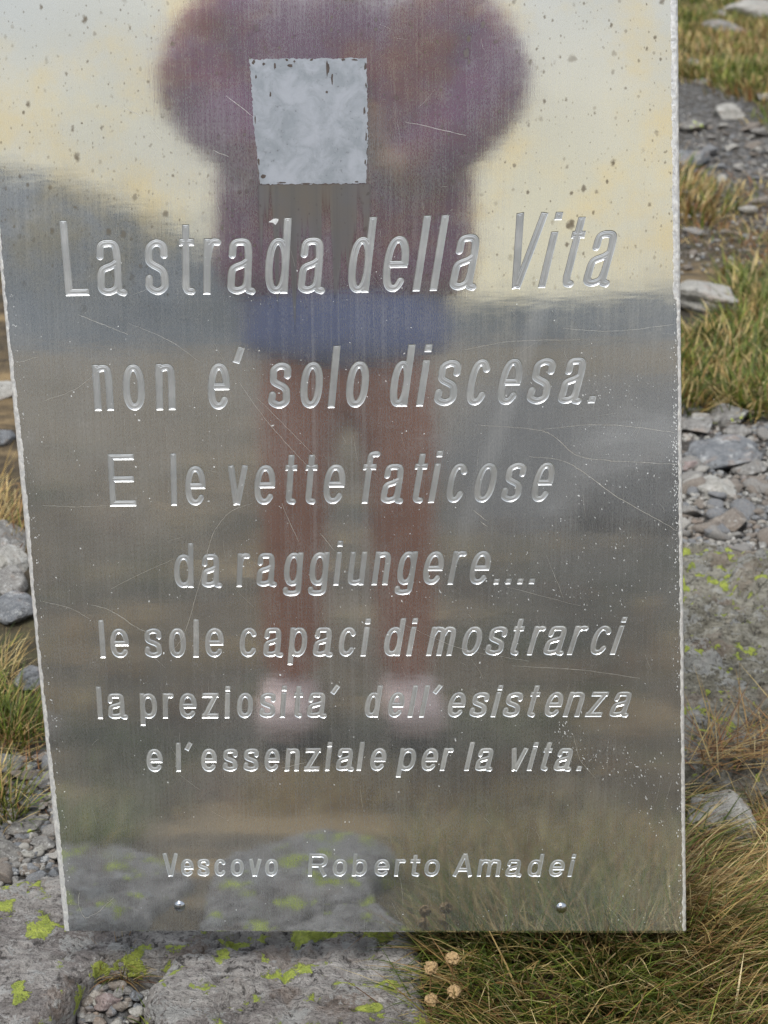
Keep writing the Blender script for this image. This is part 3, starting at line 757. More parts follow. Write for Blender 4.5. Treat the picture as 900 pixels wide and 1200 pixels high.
# --- glyphs as strokes cut by a round tool
def arc(cx, cy, rx, ry, a0, a1, n=26, e=2.35):
    a = np.radians(np.linspace(a0, a1, n)); c, s = np.cos(a), np.sin(a)
    return np.stack([cx + rx * np.sign(c) * np.abs(c) ** (2 / e), cy + ry * np.sign(s) * np.abs(s) ** (2 / e)], 1)
def spline(pts, n=9):
    p = np.array(pts, float); p = np.concatenate([[2 * p[0] - p[1]], p, [2 * p[-1] - p[-2]]]); out = []
    for i in range(1, len(p) - 2):
        for t in np.linspace(0, 1, n, endpoint=False):
            out.append(.5 * ((2 * p[i]) + (-p[i - 1] + p[i + 1]) * t + (2 * p[i - 1] - 5 * p[i] + 4 * p[i + 1] - p[i + 2]) * t * t + (-p[i - 1] + 3 * p[i] - 3 * p[i + 1] + p[i + 2]) * t ** 3))
    return np.array(out + [p[-2]])
def glyph(ch, W, H, C, w):
    """list of ('b', p, q) butt-ended bars and ('c', points) round curves; baseline at 0"""
    r = w / 2; D = -.28 * H; m = H / 2; B = lambda x0, y0, x1, y1: ('b', (x0, y0), (x1, y1)); cv = lambda p: ('c', np.asarray(p, float))
    bowl = lambda x0=r, x1=None: cv(arc(((x0) + (x1 if x1 else W - r)) / 2, m, ((x1 if x1 else W - r) - x0) / 2, m - r, 0, 360, 44))
    if ch in 'lI': return [B(W / 2, 0, W / 2, C)]
    if ch == 'i': return [B(W / 2, 0, W / 2, H), B(W / 2, C - w * 1.1, W / 2, C)]
    if ch == 'o': return [bowl()]
    if ch == 'e': return [cv(arc(W / 2, m, W / 2 - r, m - r, 0, 318, 40)), B(r, m - r * .1, W - r * .1, m - r * .1)]
    if ch == 'c': return [cv(arc(W / 2, m, W / 2 - r, m - r, 38, 322, 40))]
    if ch == 's': return [cv(spline([(W - r, .71 * H), (.80 * W, .90 * H - r * .4), (.5 * W, H - r), (.2 * W, .88 * H - r * .4), (r, .72 * H), (.24 * W, .575 * H), (.74 * W, .44 * H), (W - r, .28 * H), (.80 * W, .11 * H + r * .4), (.5 * W, r), (.18 * W, .12 * H + r * .4), (r, .30 * H)], 6))]
    if ch == 'a':
        x = W - r - .09 * W
        return [cv(spline([(r * 1.1, .70 * H), (.2 * W, .91 * H - r * .3), (.47 * W, H - r), (x - .06 * W, .92 * H - r * .4), (x, .72 * H), (x, .45 * H), (x, .18 * H), (x + .03 * W, .06 * H + r * .3), (W - r * .4, r * .75)], 6)),
                cv(spline([(x, .60 * H), (.55 * W, .53 * H), (.2 * W, .45 * H), (r, .26 * H), (.17 * W, .08 * H + r * .5), (.40 * W, r), (.68 * W, .10 * H + r * .5), (x, .30 * H)], 6))]
    if ch == 't':
        c = .45 * W
        return [B(c, .3 * H, c, 1.25 * H), cv(spline([(c, .32 * H), (c, .17 * H), (c + .12 * W, r * 1.15), (W - r * .7, r * .9)], 6)), B(0, H - r, W, H - r)]
    if ch == 'f': return [B(.42 * W, 0, .42 * W, C - .2 * H), cv(spline([(.42 * W, C - .22 * H), (.46 * W, C - .08 * H - r * .3), (.68 * W, C - r), (W - r * .6, C - r)], 6)), B(0, H - r, W * .92, H - r)]
    if ch == 'r': return [B(r, 0, r, H), cv(spline([(r, .62 * H), (r + .12 * W, .84 * H), (.58 * W, H - r), (W - r * .6, H - r * 1.05)], 6))]
    if ch == 'n': return [B(r, 0, r, H), cv(spline([(r, .66 * H), (.2 * W, .88 * H - r * .3), (.54 * W, H - r), (.86 * W - r * .5, .90 * H - r * .4), (W - r, .68 * H)], 7)), B(W - r, 0, W - r, .70 * H)]
    if ch == 'u': return [B(W - r, 0, W - r, H), cv(spline([(W - r, .34 * H), (.8 * W, .12 * H + r * .3), (.46 * W, r), (.14 * W + r * .5, .10 * H + r * .4), (r, .32 * H)], 7)), B(r, .3 * H, r, H)]
    if ch == 'm':
        o = [B(r, 0, r, H)]; k = (W - w) / 2
        for a in (r, r + k): o += [cv(spline([(a, .68 * H), (a + .3 * k, .92 * H - r * .3), (a + .6 * k, H - r), (a + .92 * k, .9 * H - r * .4), (a + k, .68 * H)], 7)), B(a + k, 0, a + k, .70 * H)]
        return o
    if ch == 'd': return [bowl(), B(W - r, 0, W - r, C)]
    if ch == 'b': return [bowl(), B(r, 0, r, C)]
    if ch == 'p': return [bowl(), B(r, D, r, H)]
    if ch == 'g': return [bowl(), B(W - r, .1 * H, W - r, H), cv(spline([(W - r, .2 * H), (W - r, -.06 * H), (.78 * W, D + r * 1.2), (.5 * W, D + r * .8), (.22 * W, D + r * 1.1), (r, -.10 * H)], 7))]
    if ch in 'vV':
        h = H if ch == 'v' else C
        return [B(r * .9, h, W / 2 - r * .10, 0), B(W - r * .9, h, W / 2 + r * .10, 0)]
    if ch == 'A': return [B(r * .9, 0, W / 2, C), B(W - r * .9, 0, W / 2, C), B(.22 * W, .30 * C, .78 * W, .30 * C)]
    if ch == 'z': return [B(0, H - r, W, H - r), B(0, r, W, r), B(r, r * .6, W - r, H - r * .6)]
    if ch == 'E': return [B(r, 0, r, C), B(0, C - r, W, C - r), B(0, r, W, r), B(0, C * .52, W * .96, C * .52)]
    if ch == 'L': return [B(r, 0, r, C), B(0, r, W, r)]
    if ch == 'R': return [B(r, 0, r, C), B(0, C - r, W * .6, C - r), B(0, .47 * C, W * .6, .47 * C), cv(arc(W * .6, (C - r + .47 * C) / 2, W * .4 - r, (C - r - .47 * C) / 2, -90, 90, 20)), B(W * .58, .47 * C, W - r * .9, 0)]
    if ch == '.': return [B(W / 2, 0, W / 2, w * 1.05)]
    if ch == "'": return [B(W * .25, C - .26 * C, W * .75, C)]
    raise KeyError(ch)
def glyph_sdf(strokes, w, X, Y):
    r = w / 2; D = np.full(X.shape, 1e9)
    for s in strokes:
        if s[0] == 'b':
            (ax, ay), (bx, by) = s[1], s[2]; L = math.hypot(bx - ax, by - ay); tx, ty = (bx - ax) / L, (by - ay) / L
            cx, cy = (ax + bx) / 2, (ay + by) / 2
            a = np.abs((X - cx) * tx + (Y - cy) * ty) - L / 2; b = np.abs(-(X - cx) * ty + (Y - cy) * tx) - r
            D = np.minimum(D, np.hypot(np.maximum(a, 0), np.maximum(b, 0)) + np.minimum(np.maximum(a, b), 0))
        else:
            p = s[1]; q = np.full(X.shape, 1e9)
            for a, b in zip(p[:-1], p[1:]):
                q = np.minimum(q, _seg_d(X, Y, a, b) if np.hypot(*(b - a)) > 1e-9 else q)
            D = np.minimum(D, q - r)
    return D
def contour(Fv, x0, y0, h, lev):
    G_ = Fv - lev; ins = G_ < 0; ny_, nx_ = Fv.shape
    c = ins[:-1, :-1] * 1 + ins[:-1, 1:] * 2 + ins[1:, 1:] * 4 + ins[1:, :-1] * 8
    segs = {}
    E_ = {1: [(3, 0)], 2: [(0, 1)], 3: [(3, 1)], 4: [(1, 2)], 5: [(3, 0), (1, 2)], 6: [(0, 2)], 7: [(3, 2)], 8: [(2, 3)], 9: [(2, 0)], 10: [(0, 1), (2, 3)], 11: [(2, 1)], 12: [(1, 3)], 13: [(1, 0)], 14: [(0, 3)]}
    def key(j, i, e): return ((j, i, 0), (j, i + 1, 1), (j + 1, i, 0), (j, i, 1))[e]
    for j, i in zip(*np.nonzero((c > 0) & (c < 15))):
        for a, b in E_[int(c[j, i])]: segs[key(j, i, a)] = key(j, i, b)
    def pt(k):
        j, i, v = k
        if v == 0: a, b = G_[j, i], G_[j, i + 1]; return x0 + (i + a / (a - b)) * h, y0 + j * h
        a, b = G_[j, i], G_[j + 1, i]; return x0 + i * h, y0 + (j + a / (a - b)) * h
    loops = []
    while segs:
        s0, cur = segs.popitem(); lp = [s0]
        while cur in segs: lp.append(cur); cur = segs.pop(cur)
        P = np.array([pt(k) for k in lp])
        if len(P) > 5: loops.append(simplify(P, .045))
    return [l for l in loops if len(l) > 2]
def simplify(P, eps):
    n = len(P); k = int(np.argmax(np.hypot(*(P - P[0]).T))); keep = {0, k}
    st = [(0, k), (k, n)]
    while st:
        a, b = st.pop()
        if b - a < 2: continue
        p, q = P[a], P[b % n]; d = q - p; L = math.hypot(*d) or 1e-9
        seg = P[a + 1:b] - p; dist = np.abs(seg[:, 0] * d[1] - seg[:, 1] * d[0]) / L
        i = int(np.argmax(dist))
        if dist[i] > eps: keep.add(a + 1 + i); st += [(a, a + 1 + i), (a + 1 + i, b)]
    return P[sorted(keep)]

# every line: baseline (left x, y, right x, y), x-height, cap height, stroke, change of slant, letters with their left and right
LINES = [
 ((77, 346.8, 420, 343.2, 711, 335.5), 66, 89, 9.4, 0, [('L', 77, 105), ('a', 115, 147), None, ('s', 171, 198), ('t', 210, 228), ('r', 238, 257), ('a', 266, 297), ('d', 309, 337), ('a', 348, 378), None, ('d', 405, 432), ('e', 445, 474), ('l', 483, 492), ('l', 503, 512), ('a', 525, 555), None, ('V', 586, 623), ('i', 630, 639), ('t', 654, 670), ('a', 681, 711)]),
 ((111, 481.5, 395, 478, 697, 472.5), 54.5, 73, 9.0, 0, [('n', 111, 134), ('o', 145, 171), ('n', 183, 206), None, ('e', 243, 269), ("'", 272, 284), None, ('s', 314, 339), ('o', 350, 376), ('l', 384, 392), ('o', 403, 429), None, ('d', 454, 477), ('i', 487, 496), ('s', 507, 533), ('c', 543, 568), ('e', 579, 605), ('s', 615, 641), ('a', 652, 678), ('.', 688, 697)]),
 ((129, 593.5, 290, 591.5, 643, 588), 46.5, 61.5, 7.6, .02, [('E', 129, 160), None, ('l', 200, 208), ('e', 217, 241), None, ('v', 266, 289), ('e', 297, 321.5), ('t', 331.5, 345.5), ('t', 354.5, 368.5), ('e', 377, 402), None, ('f', 420, 437), ('a', 445, 470), ('t', 479, 494), ('i', 501, 509), ('c', 520, 542), ('o', 552, 576), ('s', 585, 608), ('e', 619, 642)]),
 ((204, 689, 390, 686, 627, 684.5), 39.5, 52.5, 6.9, .02, [('d', 204, 227), ('a', 236, 258.5), None, ('r', 277, 291), ('a', 300, 322.5), ('g', 331.5, 353), ('g', 361, 383), ('i', 390, 397), ('u', 406, 426), ('n', 435, 454), ('g', 463, 484), ('e', 493, 516), ('r', 524, 539), ('e', 547, 570), ('.', 577, 585), ('.', 591, 599), ('.', 604.5, 613), ('.', 618, 627)]),
 ((117, 771, 300, 769.8, 722, 767.2), 34.5, 44.5, 6.6, .05, [('l', 117, 125), ('e', 130, 152), None, ('s', 170, 190), ('o', 198, 218), ('l', 226, 233.5), ('e', 240, 262), None, ('c', 280, 301), ('a', 308, 330), ('p', 337.5, 358.5), ('a', 366, 388), ('c', 395, 415), ('i', 421.5, 429), None, ('d', 447.5, 468.5), ('i', 475, 482.5), None, ('m', 499, 529), ('o', 538, 560), ('s', 567, 588), ('t', 594, 606), ('r', 617, 630), ('a', 635, 658), ('r', 664, 679), ('c', 688, 709), ('i', 713.5, 721.5)]),
 ((114, 842.4, 360, 841, 735, 840), 29.8, 37.8, 6.2, .05, [('l', 114.5, 121), ('a', 127, 148.5), None, ('p', 164.5, 184.5), ('r', 191, 203), ('e', 210, 230.5), ('z', 236.5, 256), ('i', 262.5, 269.5), ('o', 277, 296), ('s', 303.5, 322), ('i', 327, 334.5), ('t', 342.5, 353), ('a', 359, 381), ("'", 383, 395), None, ('d', 425.5, 443), ('e', 452.5, 471), ('l', 477, 483.5), ('l', 490.5, 497), ("'", 500, 512), ('e', 522, 542), ('s', 548.5, 568), ('i', 574, 581), ('s', 587.5, 607), ('t', 614.5, 625.5), ('e', 635, 654.5), ('n', 659, 678.5), ('z', 685, 704.5), ('a', 712.5, 734)]),
 ((172, 904.5, 400, 903.3, 681, 903.4), 27, 34, 5.9, .04, [('e', 172, 191), None, ('l', 206, 212.5), ("'", 216, 226), ('e', 235.5, 254), ('s', 261, 278), ('s', 285, 302.5), ('e', 309, 327), ('n', 333.5, 350), ('z', 356, 374), ('i', 380, 386.5), ('a', 393, 413), ('l', 417, 423.5), ('e', 432, 450.5), None, ('p', 465, 485), ('e', 491.5, 510.5), ('r', 515, 526), None, ('l', 543, 549.5), ('a', 555.5, 575), None, ('v', 593, 612.5), ('i', 616.5, 623), ('t', 630.5, 640.5), ('a', 647.5, 667), ('.', 674.5, 681)]),
 ((190, 1026.8, 430, 1027, 670, 1027.6), 20.5, 27, 5.0, -.04, [('V', 191, 209), ('e', 212, 227), ('s', 231.5, 245.5), ('c', 251, 265), ('o', 270, 285.5), ('v', 291, 306), ('o', 310, 325.5), None, ('R', 360.5, 383), ('o', 389, 406), ('b', 412, 429.5), ('e', 437.5, 455.5), ('r', 461.5, 473), ('t', 479, 490.5), ('o', 496, 514), None, ('A', 530, 553), ('m', 558.5, 585), ('a', 591.5, 609.5), ('d', 616.5, 633), ('e', 641.5, 659.5), ('i', 664, 670.5)]),
]
hole_loops = []                                       # (n,2) loops in plate metres
DEPTH0 = .00060
for (bl, Hx, Ca, sw, ds, letters) in LINES:
    sw = sw * .95
    words, cur = [], []
    for L in letters + [None]:
        if L is None: words.append(cur); cur = []
        else: cur.append(L)
    for word in words:
        WV, WF = [], []
        for ch, x0, x1 in word:
            Wd = x1 - x0; st = glyph(ch, Wd, Hx, Ca, sw)
            h = .5 if sw > 7 else .38
            gx = np.arange(-4, Wd + 5, h); gy = np.arange(-.28 * Hx - 4, max(Ca, 1.3 * Hx) + 4, h)
            X, Y = np.meshgrid(gx, gy); S = glyph_sdf(st, sw, X, Y) + .12 * fbm(X * .35 + x0, Y * .35, 1.5, 2)
            xm = (x0 + x1) / 2; sl = -.14 + .0006 * xm + ds * sstep(200, 600, xm)
            yb = float(np.interp(xm, bl[0::2], bl[1::2])); slope = (bl[5] - bl[1]) / (bl[4] - bl[0])
            def to_plate(P):
                px = x0 + P[:, 0] + sl * P[:, 1]; py = yb + slope * (px - xm) - P[:, 1]
                return np.array([uv(a, b) for a, b in zip(px, py)])
            DEPTH = DEPTH0 * (1.25 if sw < 5.5 else 1.0)
            a_, b_ = .08 * sw + .38, .27 * sw + .35
            pts, edg, lev = [], [], []
            outer = None
            for li, (lv, z) in enumerate(((0, 0.0), (-a_, -DEPTH), (-b_, -DEPTH * .62)) if sw < 6.5 else ((0, 0.0), (-a_, -DEPTH), (-(a_ + b_) / 2, -DEPTH * .70), (-b_, -DEPTH * .98), (-.5 * (b_ + sw / 2), -DEPTH * .72))):
                lp = [to_plate(l) for l in contour(S, gx[0], gy[0], h, lv)]
                if li == 0: outer = lp; hole_loops += lp
                for l in lp:
                    k = len(pts); pts += [Vector(p) for p in l]; lev += [z] * len(l); edg += [(k + i, k + (i + 1) % len(l)) for i in range(len(l))]
            vv, _, ff, ov_, *_ = delaunay_2d_cdt(pts, edg, [], 0, 1e-8)
            V = np.array([v[:] for v in vv]); Zs = [lev[o[0]] if len(o) else -DEPTH for o in ov_]
            cen = np.array([V[list(f)].mean(0) for f in ff]); ins = np.zeros(len(ff), bool)
            for l in outer: ins ^= in_poly(cen, l)
            k = len(WV); WV += [(p[0], p[1], z) for p, z in zip(V, Zs)]; WF += [tuple(i + k for i in f) for f, q in zip(ff, ins) if q]
        link_mesh('engraved_word', WV, WF, M_CUT if sw > 6.4 else M_CUT_FINE, plaque)

# --- the sheet with the letters cut out of its front
border = Lin + [(x, 1090.6 + .15 * math.sin(x)) for x in np.linspace(Lin[-1][0] + 4, Rin[-1][0] - 4, 60)] + Rin[::-1]
bpts = [Vector(uv(*p)) for p in border]
pts, edg, lid = list(bpts), [(i, (i + 1) % len(bpts)) for i in range(len(bpts))], [-1] * len(bpts)
bb = []
for li, l in enumerate(hole_loops):
    k = len(pts); pts += [Vector(p) for p in l]; lid += [li] * len(l); edg += [(k + i, k + (i + 1) % len(l)) for i in range(len(l))]
vv, _, ff, ovs, *_ = delaunay_2d_cdt(pts, edg, [], 1, 1e-8)
V = np.array([v[:] for v in vv]); ff = [tuple(f) for f in ff]
cen = np.array([V[list(f)].mean(0) for f in ff]); ins = np.zeros(len(ff), bool)
for l in hole_loops:
    lo, hi = l.min(0), l.max(0); cand = np.nonzero((cen[:, 0] > lo[0]) & (cen[:, 0] < hi[0]) & (cen[:, 1] > lo[1]) & (cen[:, 1] < hi[1]))[0]
    if len(cand): ins[cand] ^= in_poly(cen[cand], l)
SV = [(p[0], p[1], 0.0) for p in V]; SF = [f for f, q in zip(ff, ins) if not q]; SM = [0] * len(SF)
# sides and back
obox = [uv(*p) for p in (Lout[::12] + [Lout[-1]])] + [uv(*p) for p in ([Rout[-1]] + Rout[::-1][::12] + [Rout[0]])]
k = len(SV); n = len(obox)
SV += [(*p, -.0019) for p in obox] + [(*p, TH) for p in obox]
SF += [(k + i, k + n + i, k + n + (i + 1) % n, k + (i + 1) % n) for i in range(n)]; SM += [0] * n
SF.append(tuple(range(k + n, k + 2 * n))); SM.append(0)
# bottom bevel of the sheet, a hair wide
bi = [uv(*p) for p in ([Lin[-1]] + [(x, 1090.6) for x in np.linspace(Lin[-1][0] + 4, Rin[-1][0] - 4, 40)] + [Rin[-1]])]
bo = [uv(p0, 1091.6 + .0038 * (p0 - 75)) for p0 in np.linspace(Lout[-1][0], Rout[-1][0], len(bi))]
k = len(SV); SV += [(*p, -.00005) for p in bi] + [(*p, -.0018) for p in bo]; m_ = len(bi)
SF += [(k + i, k + m_ + i, k + m_ + i + 1, k + i + 1) for i in range(m_ - 1)]; SM += [0] * (m_ - 1)

# scratches, scuffs and pale specks: their own marks lying on the sheet
def ribbon(pts, width, mi, z=.00012, jitter=.0):
    P = spline(pts, 8) if len(pts) > 2 else np.array([np.array(pts[0]) + (np.array(pts[1]) - pts[0]) * t for t in np.linspace(0, 1, 8)])
    q = np.array([uv(*p) for p in P]); t = np.gradient(q, axis=0); t /= np.linalg.norm(t, axis=1)[:, None] + 1e-12; nrm = np.stack([-t[:, 1], t[:, 0]], 1)
    q = q + nrm * (rng.normal(0, 1, len(q)) * jitter)[:, None]
    w = .72 * width * (.35 + .65 * np.sin(np.linspace(.25, 2.9, len(q)))) * rng.uniform(.6, 1.2, len(q))
    k = len(SV)
    for a, b in zip(q - nrm * w[:, None] / 2, q + nrm * w[:, None] / 2): SV.append((*a, z)); SV.append((*b, z))
    for i in range(len(q) - 1): SF.append((k + 2 * i, k + 2 * i + 2, k + 2 * i + 3, k + 2 * i + 1)); SM.append(mi)
for pts_, w in [
    ([(560, 498), (625, 503), (650, 512), (680, 535), (740, 541), (792, 544)], .0007), ([(635, 503), (690, 498), (740, 500), (790, 507)], .0006),
    ([(620, 535), (660, 540), (690, 558), (720, 580), (760, 603), (794, 622)], .0007), ([(594, 688), (680, 710)], .0004),
    ([(295, 590), (270, 600), (250, 625), (240, 660), (228, 705), (215, 745), (200, 765)], .0006), ([(108, 709), (130, 716), (160, 735), (175, 742)], .0009),
    ([(280, 448), (310, 490), (345, 530), (360, 545)], .0005), ([(300, 465), (340, 505), (372, 538)], .0004), ([(330, 590), (350, 635)], .0005), ([(375, 625), (392, 645)], .0006),
    ([(92, 369), (120, 380), (150, 392)], .0006), ([(150, 378), (200, 400), (235, 425)], .0004), ([(50, 705), (80, 712), (105, 725)], .0005),
    ([(130, 690), (170, 670), (205, 655)], .0004), ([(555, 598), (570, 610)], .0009), ([(563, 611), (571, 617)], .0008), ([(600, 780), (680, 785), (750, 795)], .0006),
    ([(672, 862), (680, 890), (698, 912)], .0005), ([(475, 143), (500, 148), (546, 159)], .0006), ([(265, 112), (297, 137)], .0006), ([(140, 124), (165, 136)], .0006),
    ([(250, 176), (268, 184)], .0006), ([(93, 1046), (92, 1058), (98, 1074), (106, 1075)], .0009), ([(104, 1074), (115, 1069), (122, 1062), (133, 1052)], .0010),
    ([(660, 385), (720, 388), (790, 380)], .0004), ([(545, 410), (600, 400), (680, 398)], .0004), ([(50, 592), (90, 594), (140, 592)], .0004), ([(20, 425), (45, 418)], .0004),
    ([(470, 730), (540, 760), (620, 775)], .0004), ([(330, 900), (360, 893)], .0005), ([(50, 470), (90, 455), (120, 430)], .0003), ([(640, 650), (660, 700)], .0003)]:
    ribbon(pts_, w, 1, jitter=.00018)
for _ in range(150):                                  # hairline scratches
    x, y = random.uniform(40, 790), random.uniform(0, 1080); a = random.choice((random.gauss(1.45, .25), random.uniform(0, 3.1))); L = random.uniform(5, 34)
    if x - L < 80: continue
    ribbon([(x, y), (x + L * math.cos(a) * .5 + random.gauss(0, 1), y + L * math.sin(a) * .5), (x + L * math.cos(a), y + L * math.sin(a))], random.uniform(.00010, .00022), 1)
def fleck(x, y, s, mi, el=1.0, a=None):
    n = 7; a = random.uniform(0, 3.14) if a is None else a; k = len(SV)
    for i in range(n):
        t = i / n * 6.283; r = s * random.uniform(.45, 1.25); dx, dy = r * el * math.cos(t), r * math.sin(t)
        SV.append((*uv(x + dx * math.cos(a) - dy * math.sin(a), y + dx * math.sin(a) + dy * math.cos(a)), .00016))
    SF.append(tuple(range(k + n - 1, k - 1, -1))); SM.append(mi)
for _ in range(900):
    y = random.uniform(300, 1085); x = random.uniform(xl(y) + 12, xr(y) - 12)
    if fbm(x / 130, y / 130, 3.3, 3) + .25 * math.exp(-((y - 560) / 240) ** 2) + random.uniform(-.2, .2) < .05: continue
    fleck(x, y, abs(random.gauss(0, .28)) + .22, 2, random.uniform(1, 1.8))
for _ in range(230):                                  # frosting along the right edge
    y = random.choice((random.gauss(590, 70), random.uniform(330, 1080), random.gauss(500, 40))); x = xr(y) - 6 - abs(random.gauss(0, 3.2))
    fleck(x, y, random.uniform(.3, .8), 2, random.uniform(1, 2.0), 1.57)
for _ in range(90):
    y = random.uniform(340, 1080); fleck(xl(y) + 9 + abs(random.gauss(0, 3)), y, random.uniform(.3, .7), 2, 1.4)
for cx, cy, sx, sy, n in ((715, 545, 30, 30, 30), (705, 455, 45, 10, 45), (690, 640, 38, 30, 40), (665, 865, 8, 12, 30), (700, 885, 18, 10, 40), (750, 900, 18, 12, 40), (770, 950, 14, 20, 24), (550, 690, 90, 18, 50), (700, 700, 40, 10, 30)):
    for _ in range(n): fleck(random.gauss(cx, sx), random.gauss(cy, sy), random.uniform(.25, .6), 2, random.uniform(1.2, 3.2), random.gauss(1.2, .4))
fleck(322, 259, 4.2, 2, 1.5, -.5)
link_mesh('sheet', SV, SF, [M_SHEET, M_SCRATCH, M_FLAKE], plaque, fmat=SM)

# --- rough cut edges
for (A, B_, lab, flip) in ((Lin, Lout, 'pale ragged cut edge on the left', True), (Rin, Rout, 'bright beaded cut edge on the right', False)):
    a = np.array([uv(*p) for p in A]); b = np.array([uv(*p) for p in B_]); n = len(a)
    mid = a * .45 + b * .55; bead = .0002 * fbm(ys / 3.0, 2 if flip else 4, 6.1, 3)
    V_ = [(*p, .0) for p in a] + [(*p, .0004 + q) for p, q in zip(mid, bead)] + [(*p, DROP) for p in b] + [(*p, -.0035) for p in b]
    Fq = []
    for r_ in range(3):
        for i in range(n - 1):
            q = (r_ * n + i, r_ * n + i + 1, (r_ + 1) * n + i + 1, (r_ + 1) * n + i)
            Fq.append(q if not flip else q[::-1])
    o = link_mesh('cut_edge', V_, Fq, M_EDGE, plaque, smooth=True); o['label'] = lab

# --- square of old adhesive
def ragged(pts, step, amp, seed):
    p = poly_resample(pts, step); c = p.mean(0); n_ = fbm(p[:, 0] / 4, p[:, 1] / 4, seed, 4, .7)
    d = p - c; return p + d / np.linalg.norm(d, axis=1)[:, None] * (n_ * amp)[:, None]
gp = ragged([(292.5, 69.5), (429.5, 68), (431, 150), (429, 215), (304.5, 216), (298, 150)], 1.6, 2.1, 9.1)
q = [uv(*p) for p in gp]; n = len(q)
GV = [(*p, .0005) for p in q] + [(*p, .00002) for p in q]
GF = [tuple(range(n - 1, -1, -1))] + [(i, (i + 1) % n, n + (i + 1) % n, n + i) for i in range(n)]; GM = [0] * len(GF)
def blot(x, y, w, h):
    m = 10; k = len(GV)
    for i in range(m):
        t = i / m * 6.283; rr = random.uniform(.6, 1.25); GV.append((*uv(x + w * .5 * rr * math.cos(t), y + h * .5 * rr * math.sin(t)), .00062))
    GF.append(tuple(range(k + m - 1, k - 1, -1))); GM.append(1)
for x, y, w, h in ((297, 73, 4, 6), (309, 75, 5, 4), (322, 77, 3, 9), (340, 77, 6, 4), (384, 80, 4, 18), (389, 92, 3, 14), (317, 111, 2.2, 7), (383, 108, 3, 4), (345, 72, 3, 3), (365, 70, 5, 2.5), (402, 70, 5, 3), (416, 70, 8, 2.5), (428, 78, 2.6, 10), (429, 100, 2, 8), (427, 130, 2.5, 9), (429, 160, 2, 12), (428, 190, 2, 8), (299, 140, 2, 10), (303, 190, 3, 8), (309, 207, 7, 5), (330, 214, 10, 2), (360, 215, 14, 1.6), (418, 213, 6, 2.5), (336, 70, 4, 3), (300, 90, 2, 6)):
    blot(x, y, w, h)
ga = link_mesh('adhesive_residue', GV, GF, [M_GLUE, M_CHIP], plaque, fmat=GM); ga['label'] = 'square of pale adhesive left by a lost badge'

# --- two domed screws
def dome(px, py, rad):
    u, v = uv(px, py); V_, F_ = [], []; N_, K = 20, 6
    for k in range(K):
        a = k / (K - 1) * math.pi / 2 * .96
        for i in range(N_):
            t = i / N_ * 6.283; V_.append((u + rad * math.cos(a) * math.cos(t), v + rad * math.cos(a) * math.sin(t), rad * .55 * math.sin(a)))
    for k in range(K - 1):
        for i in range(N_): F_.append((k * N_ + i, k * N_ + (i + 1) % N_, (k + 1) * N_ + (i + 1) % N_, (k + 1) * N_ + i))
    F_.append(tuple((K - 1) * N_ + i for i in range(N_)))
    return link_mesh('screw', V_, F_, M_SCREW, plaque, smooth=True)
dome(210.5, 1062, .0058); dome(658, 1064, .0058)
# support behind the sheet
V_, F_ = [], []
u0, v1 = uv(430, 40)
for (du, zz) in ((-.03, 0), (.03, 0), (.03, -.04), (-.03, -.04)):
    V_.append((u0 + du, -.16, zz - .42)); V_.append((u0 + du, v1 * .7, zz - .0065))
F_ = [(0, 1, 3, 2), (2, 3, 5, 4), (4, 5, 7, 6), (6, 7, 1, 0), (1, 7, 5, 3)]
link_mesh('support_post', V_, F_, M_POST, plaque)

# ------------------------------------------------------------------ dried flower heads in front of the plate
M_STEM = mat_simple('dry_stem', (.22, .13, .06), .7); M_HEAD = mat_simple('dry_flower_head', (.36, .25, .13), .85, 0, 400, .35, .6, .003)
def flower(px, py, dist, label, lean):
    d = ray(px, py); hit = plate_hit(px, py); s = 1.0
    # the head floats `dist` in front of the plate plane along the ray
    t = (PD - dist) / np.dot(d, PN); hd = CAM + d * t
    base = np.array([hd[0] + lean, hd[1] + .01, float(ground_z(hd[0], hd[1])) - .01])
    e = empty('dried_flower', base); tag(e, label, 'flower', 'dried flower heads in front of the plaque')
    P = spline([base, base * .5 + hd * .5 + np.array([-lean * .35, 0, .006]), hd], 6) - base
    V_, F_ = [], []
    for k, p in enumerate(P):
        for i in range(5): a = i / 5 * 6.283; V_.append((p[0] + .0007 * math.cos(a), p[1] + .0007 * math.sin(a), p[2]))
    for k in range(len(P) - 1):
        for i in range(5): F_.append((k * 5 + i, k * 5 + (i + 1) % 5, k * 5 + 5 + (i + 1) % 5, k * 5 + 5 + i))
    link_mesh('stem', V_, F_, M_STEM, e, smooth=True)
    v, f = ICO[3]; v = v.copy(); bump = 1 + .42 * np.sign(perlin(v[:, 0] * 9, v[:, 1] * 9, v[:, 2] * 9 + px)) * np.abs(perlin(v[:, 0] * 9, v[:, 1] * 9, v[:, 2] * 9 + px)) ** .5
    v = v * bump[:, None] * np.array([.0064, .0064, .0056]) + (hd - base)
    link_mesh('seed_head', v, f, M_HEAD, e)
flower(530, 1123, .054, 'dry round flower head standing highest, nearest the plaque edge', .006)
flower(505, 1134, .06, 'dry flower head closest to the boulder, left of the highest one', -.004)
flower(532, 1162, .075, 'dry flower head low against the grass, right of the lowest', .008)
flower(506, 1172, .08, 'lowest dry flower head at the rim of the boulder', -.002)

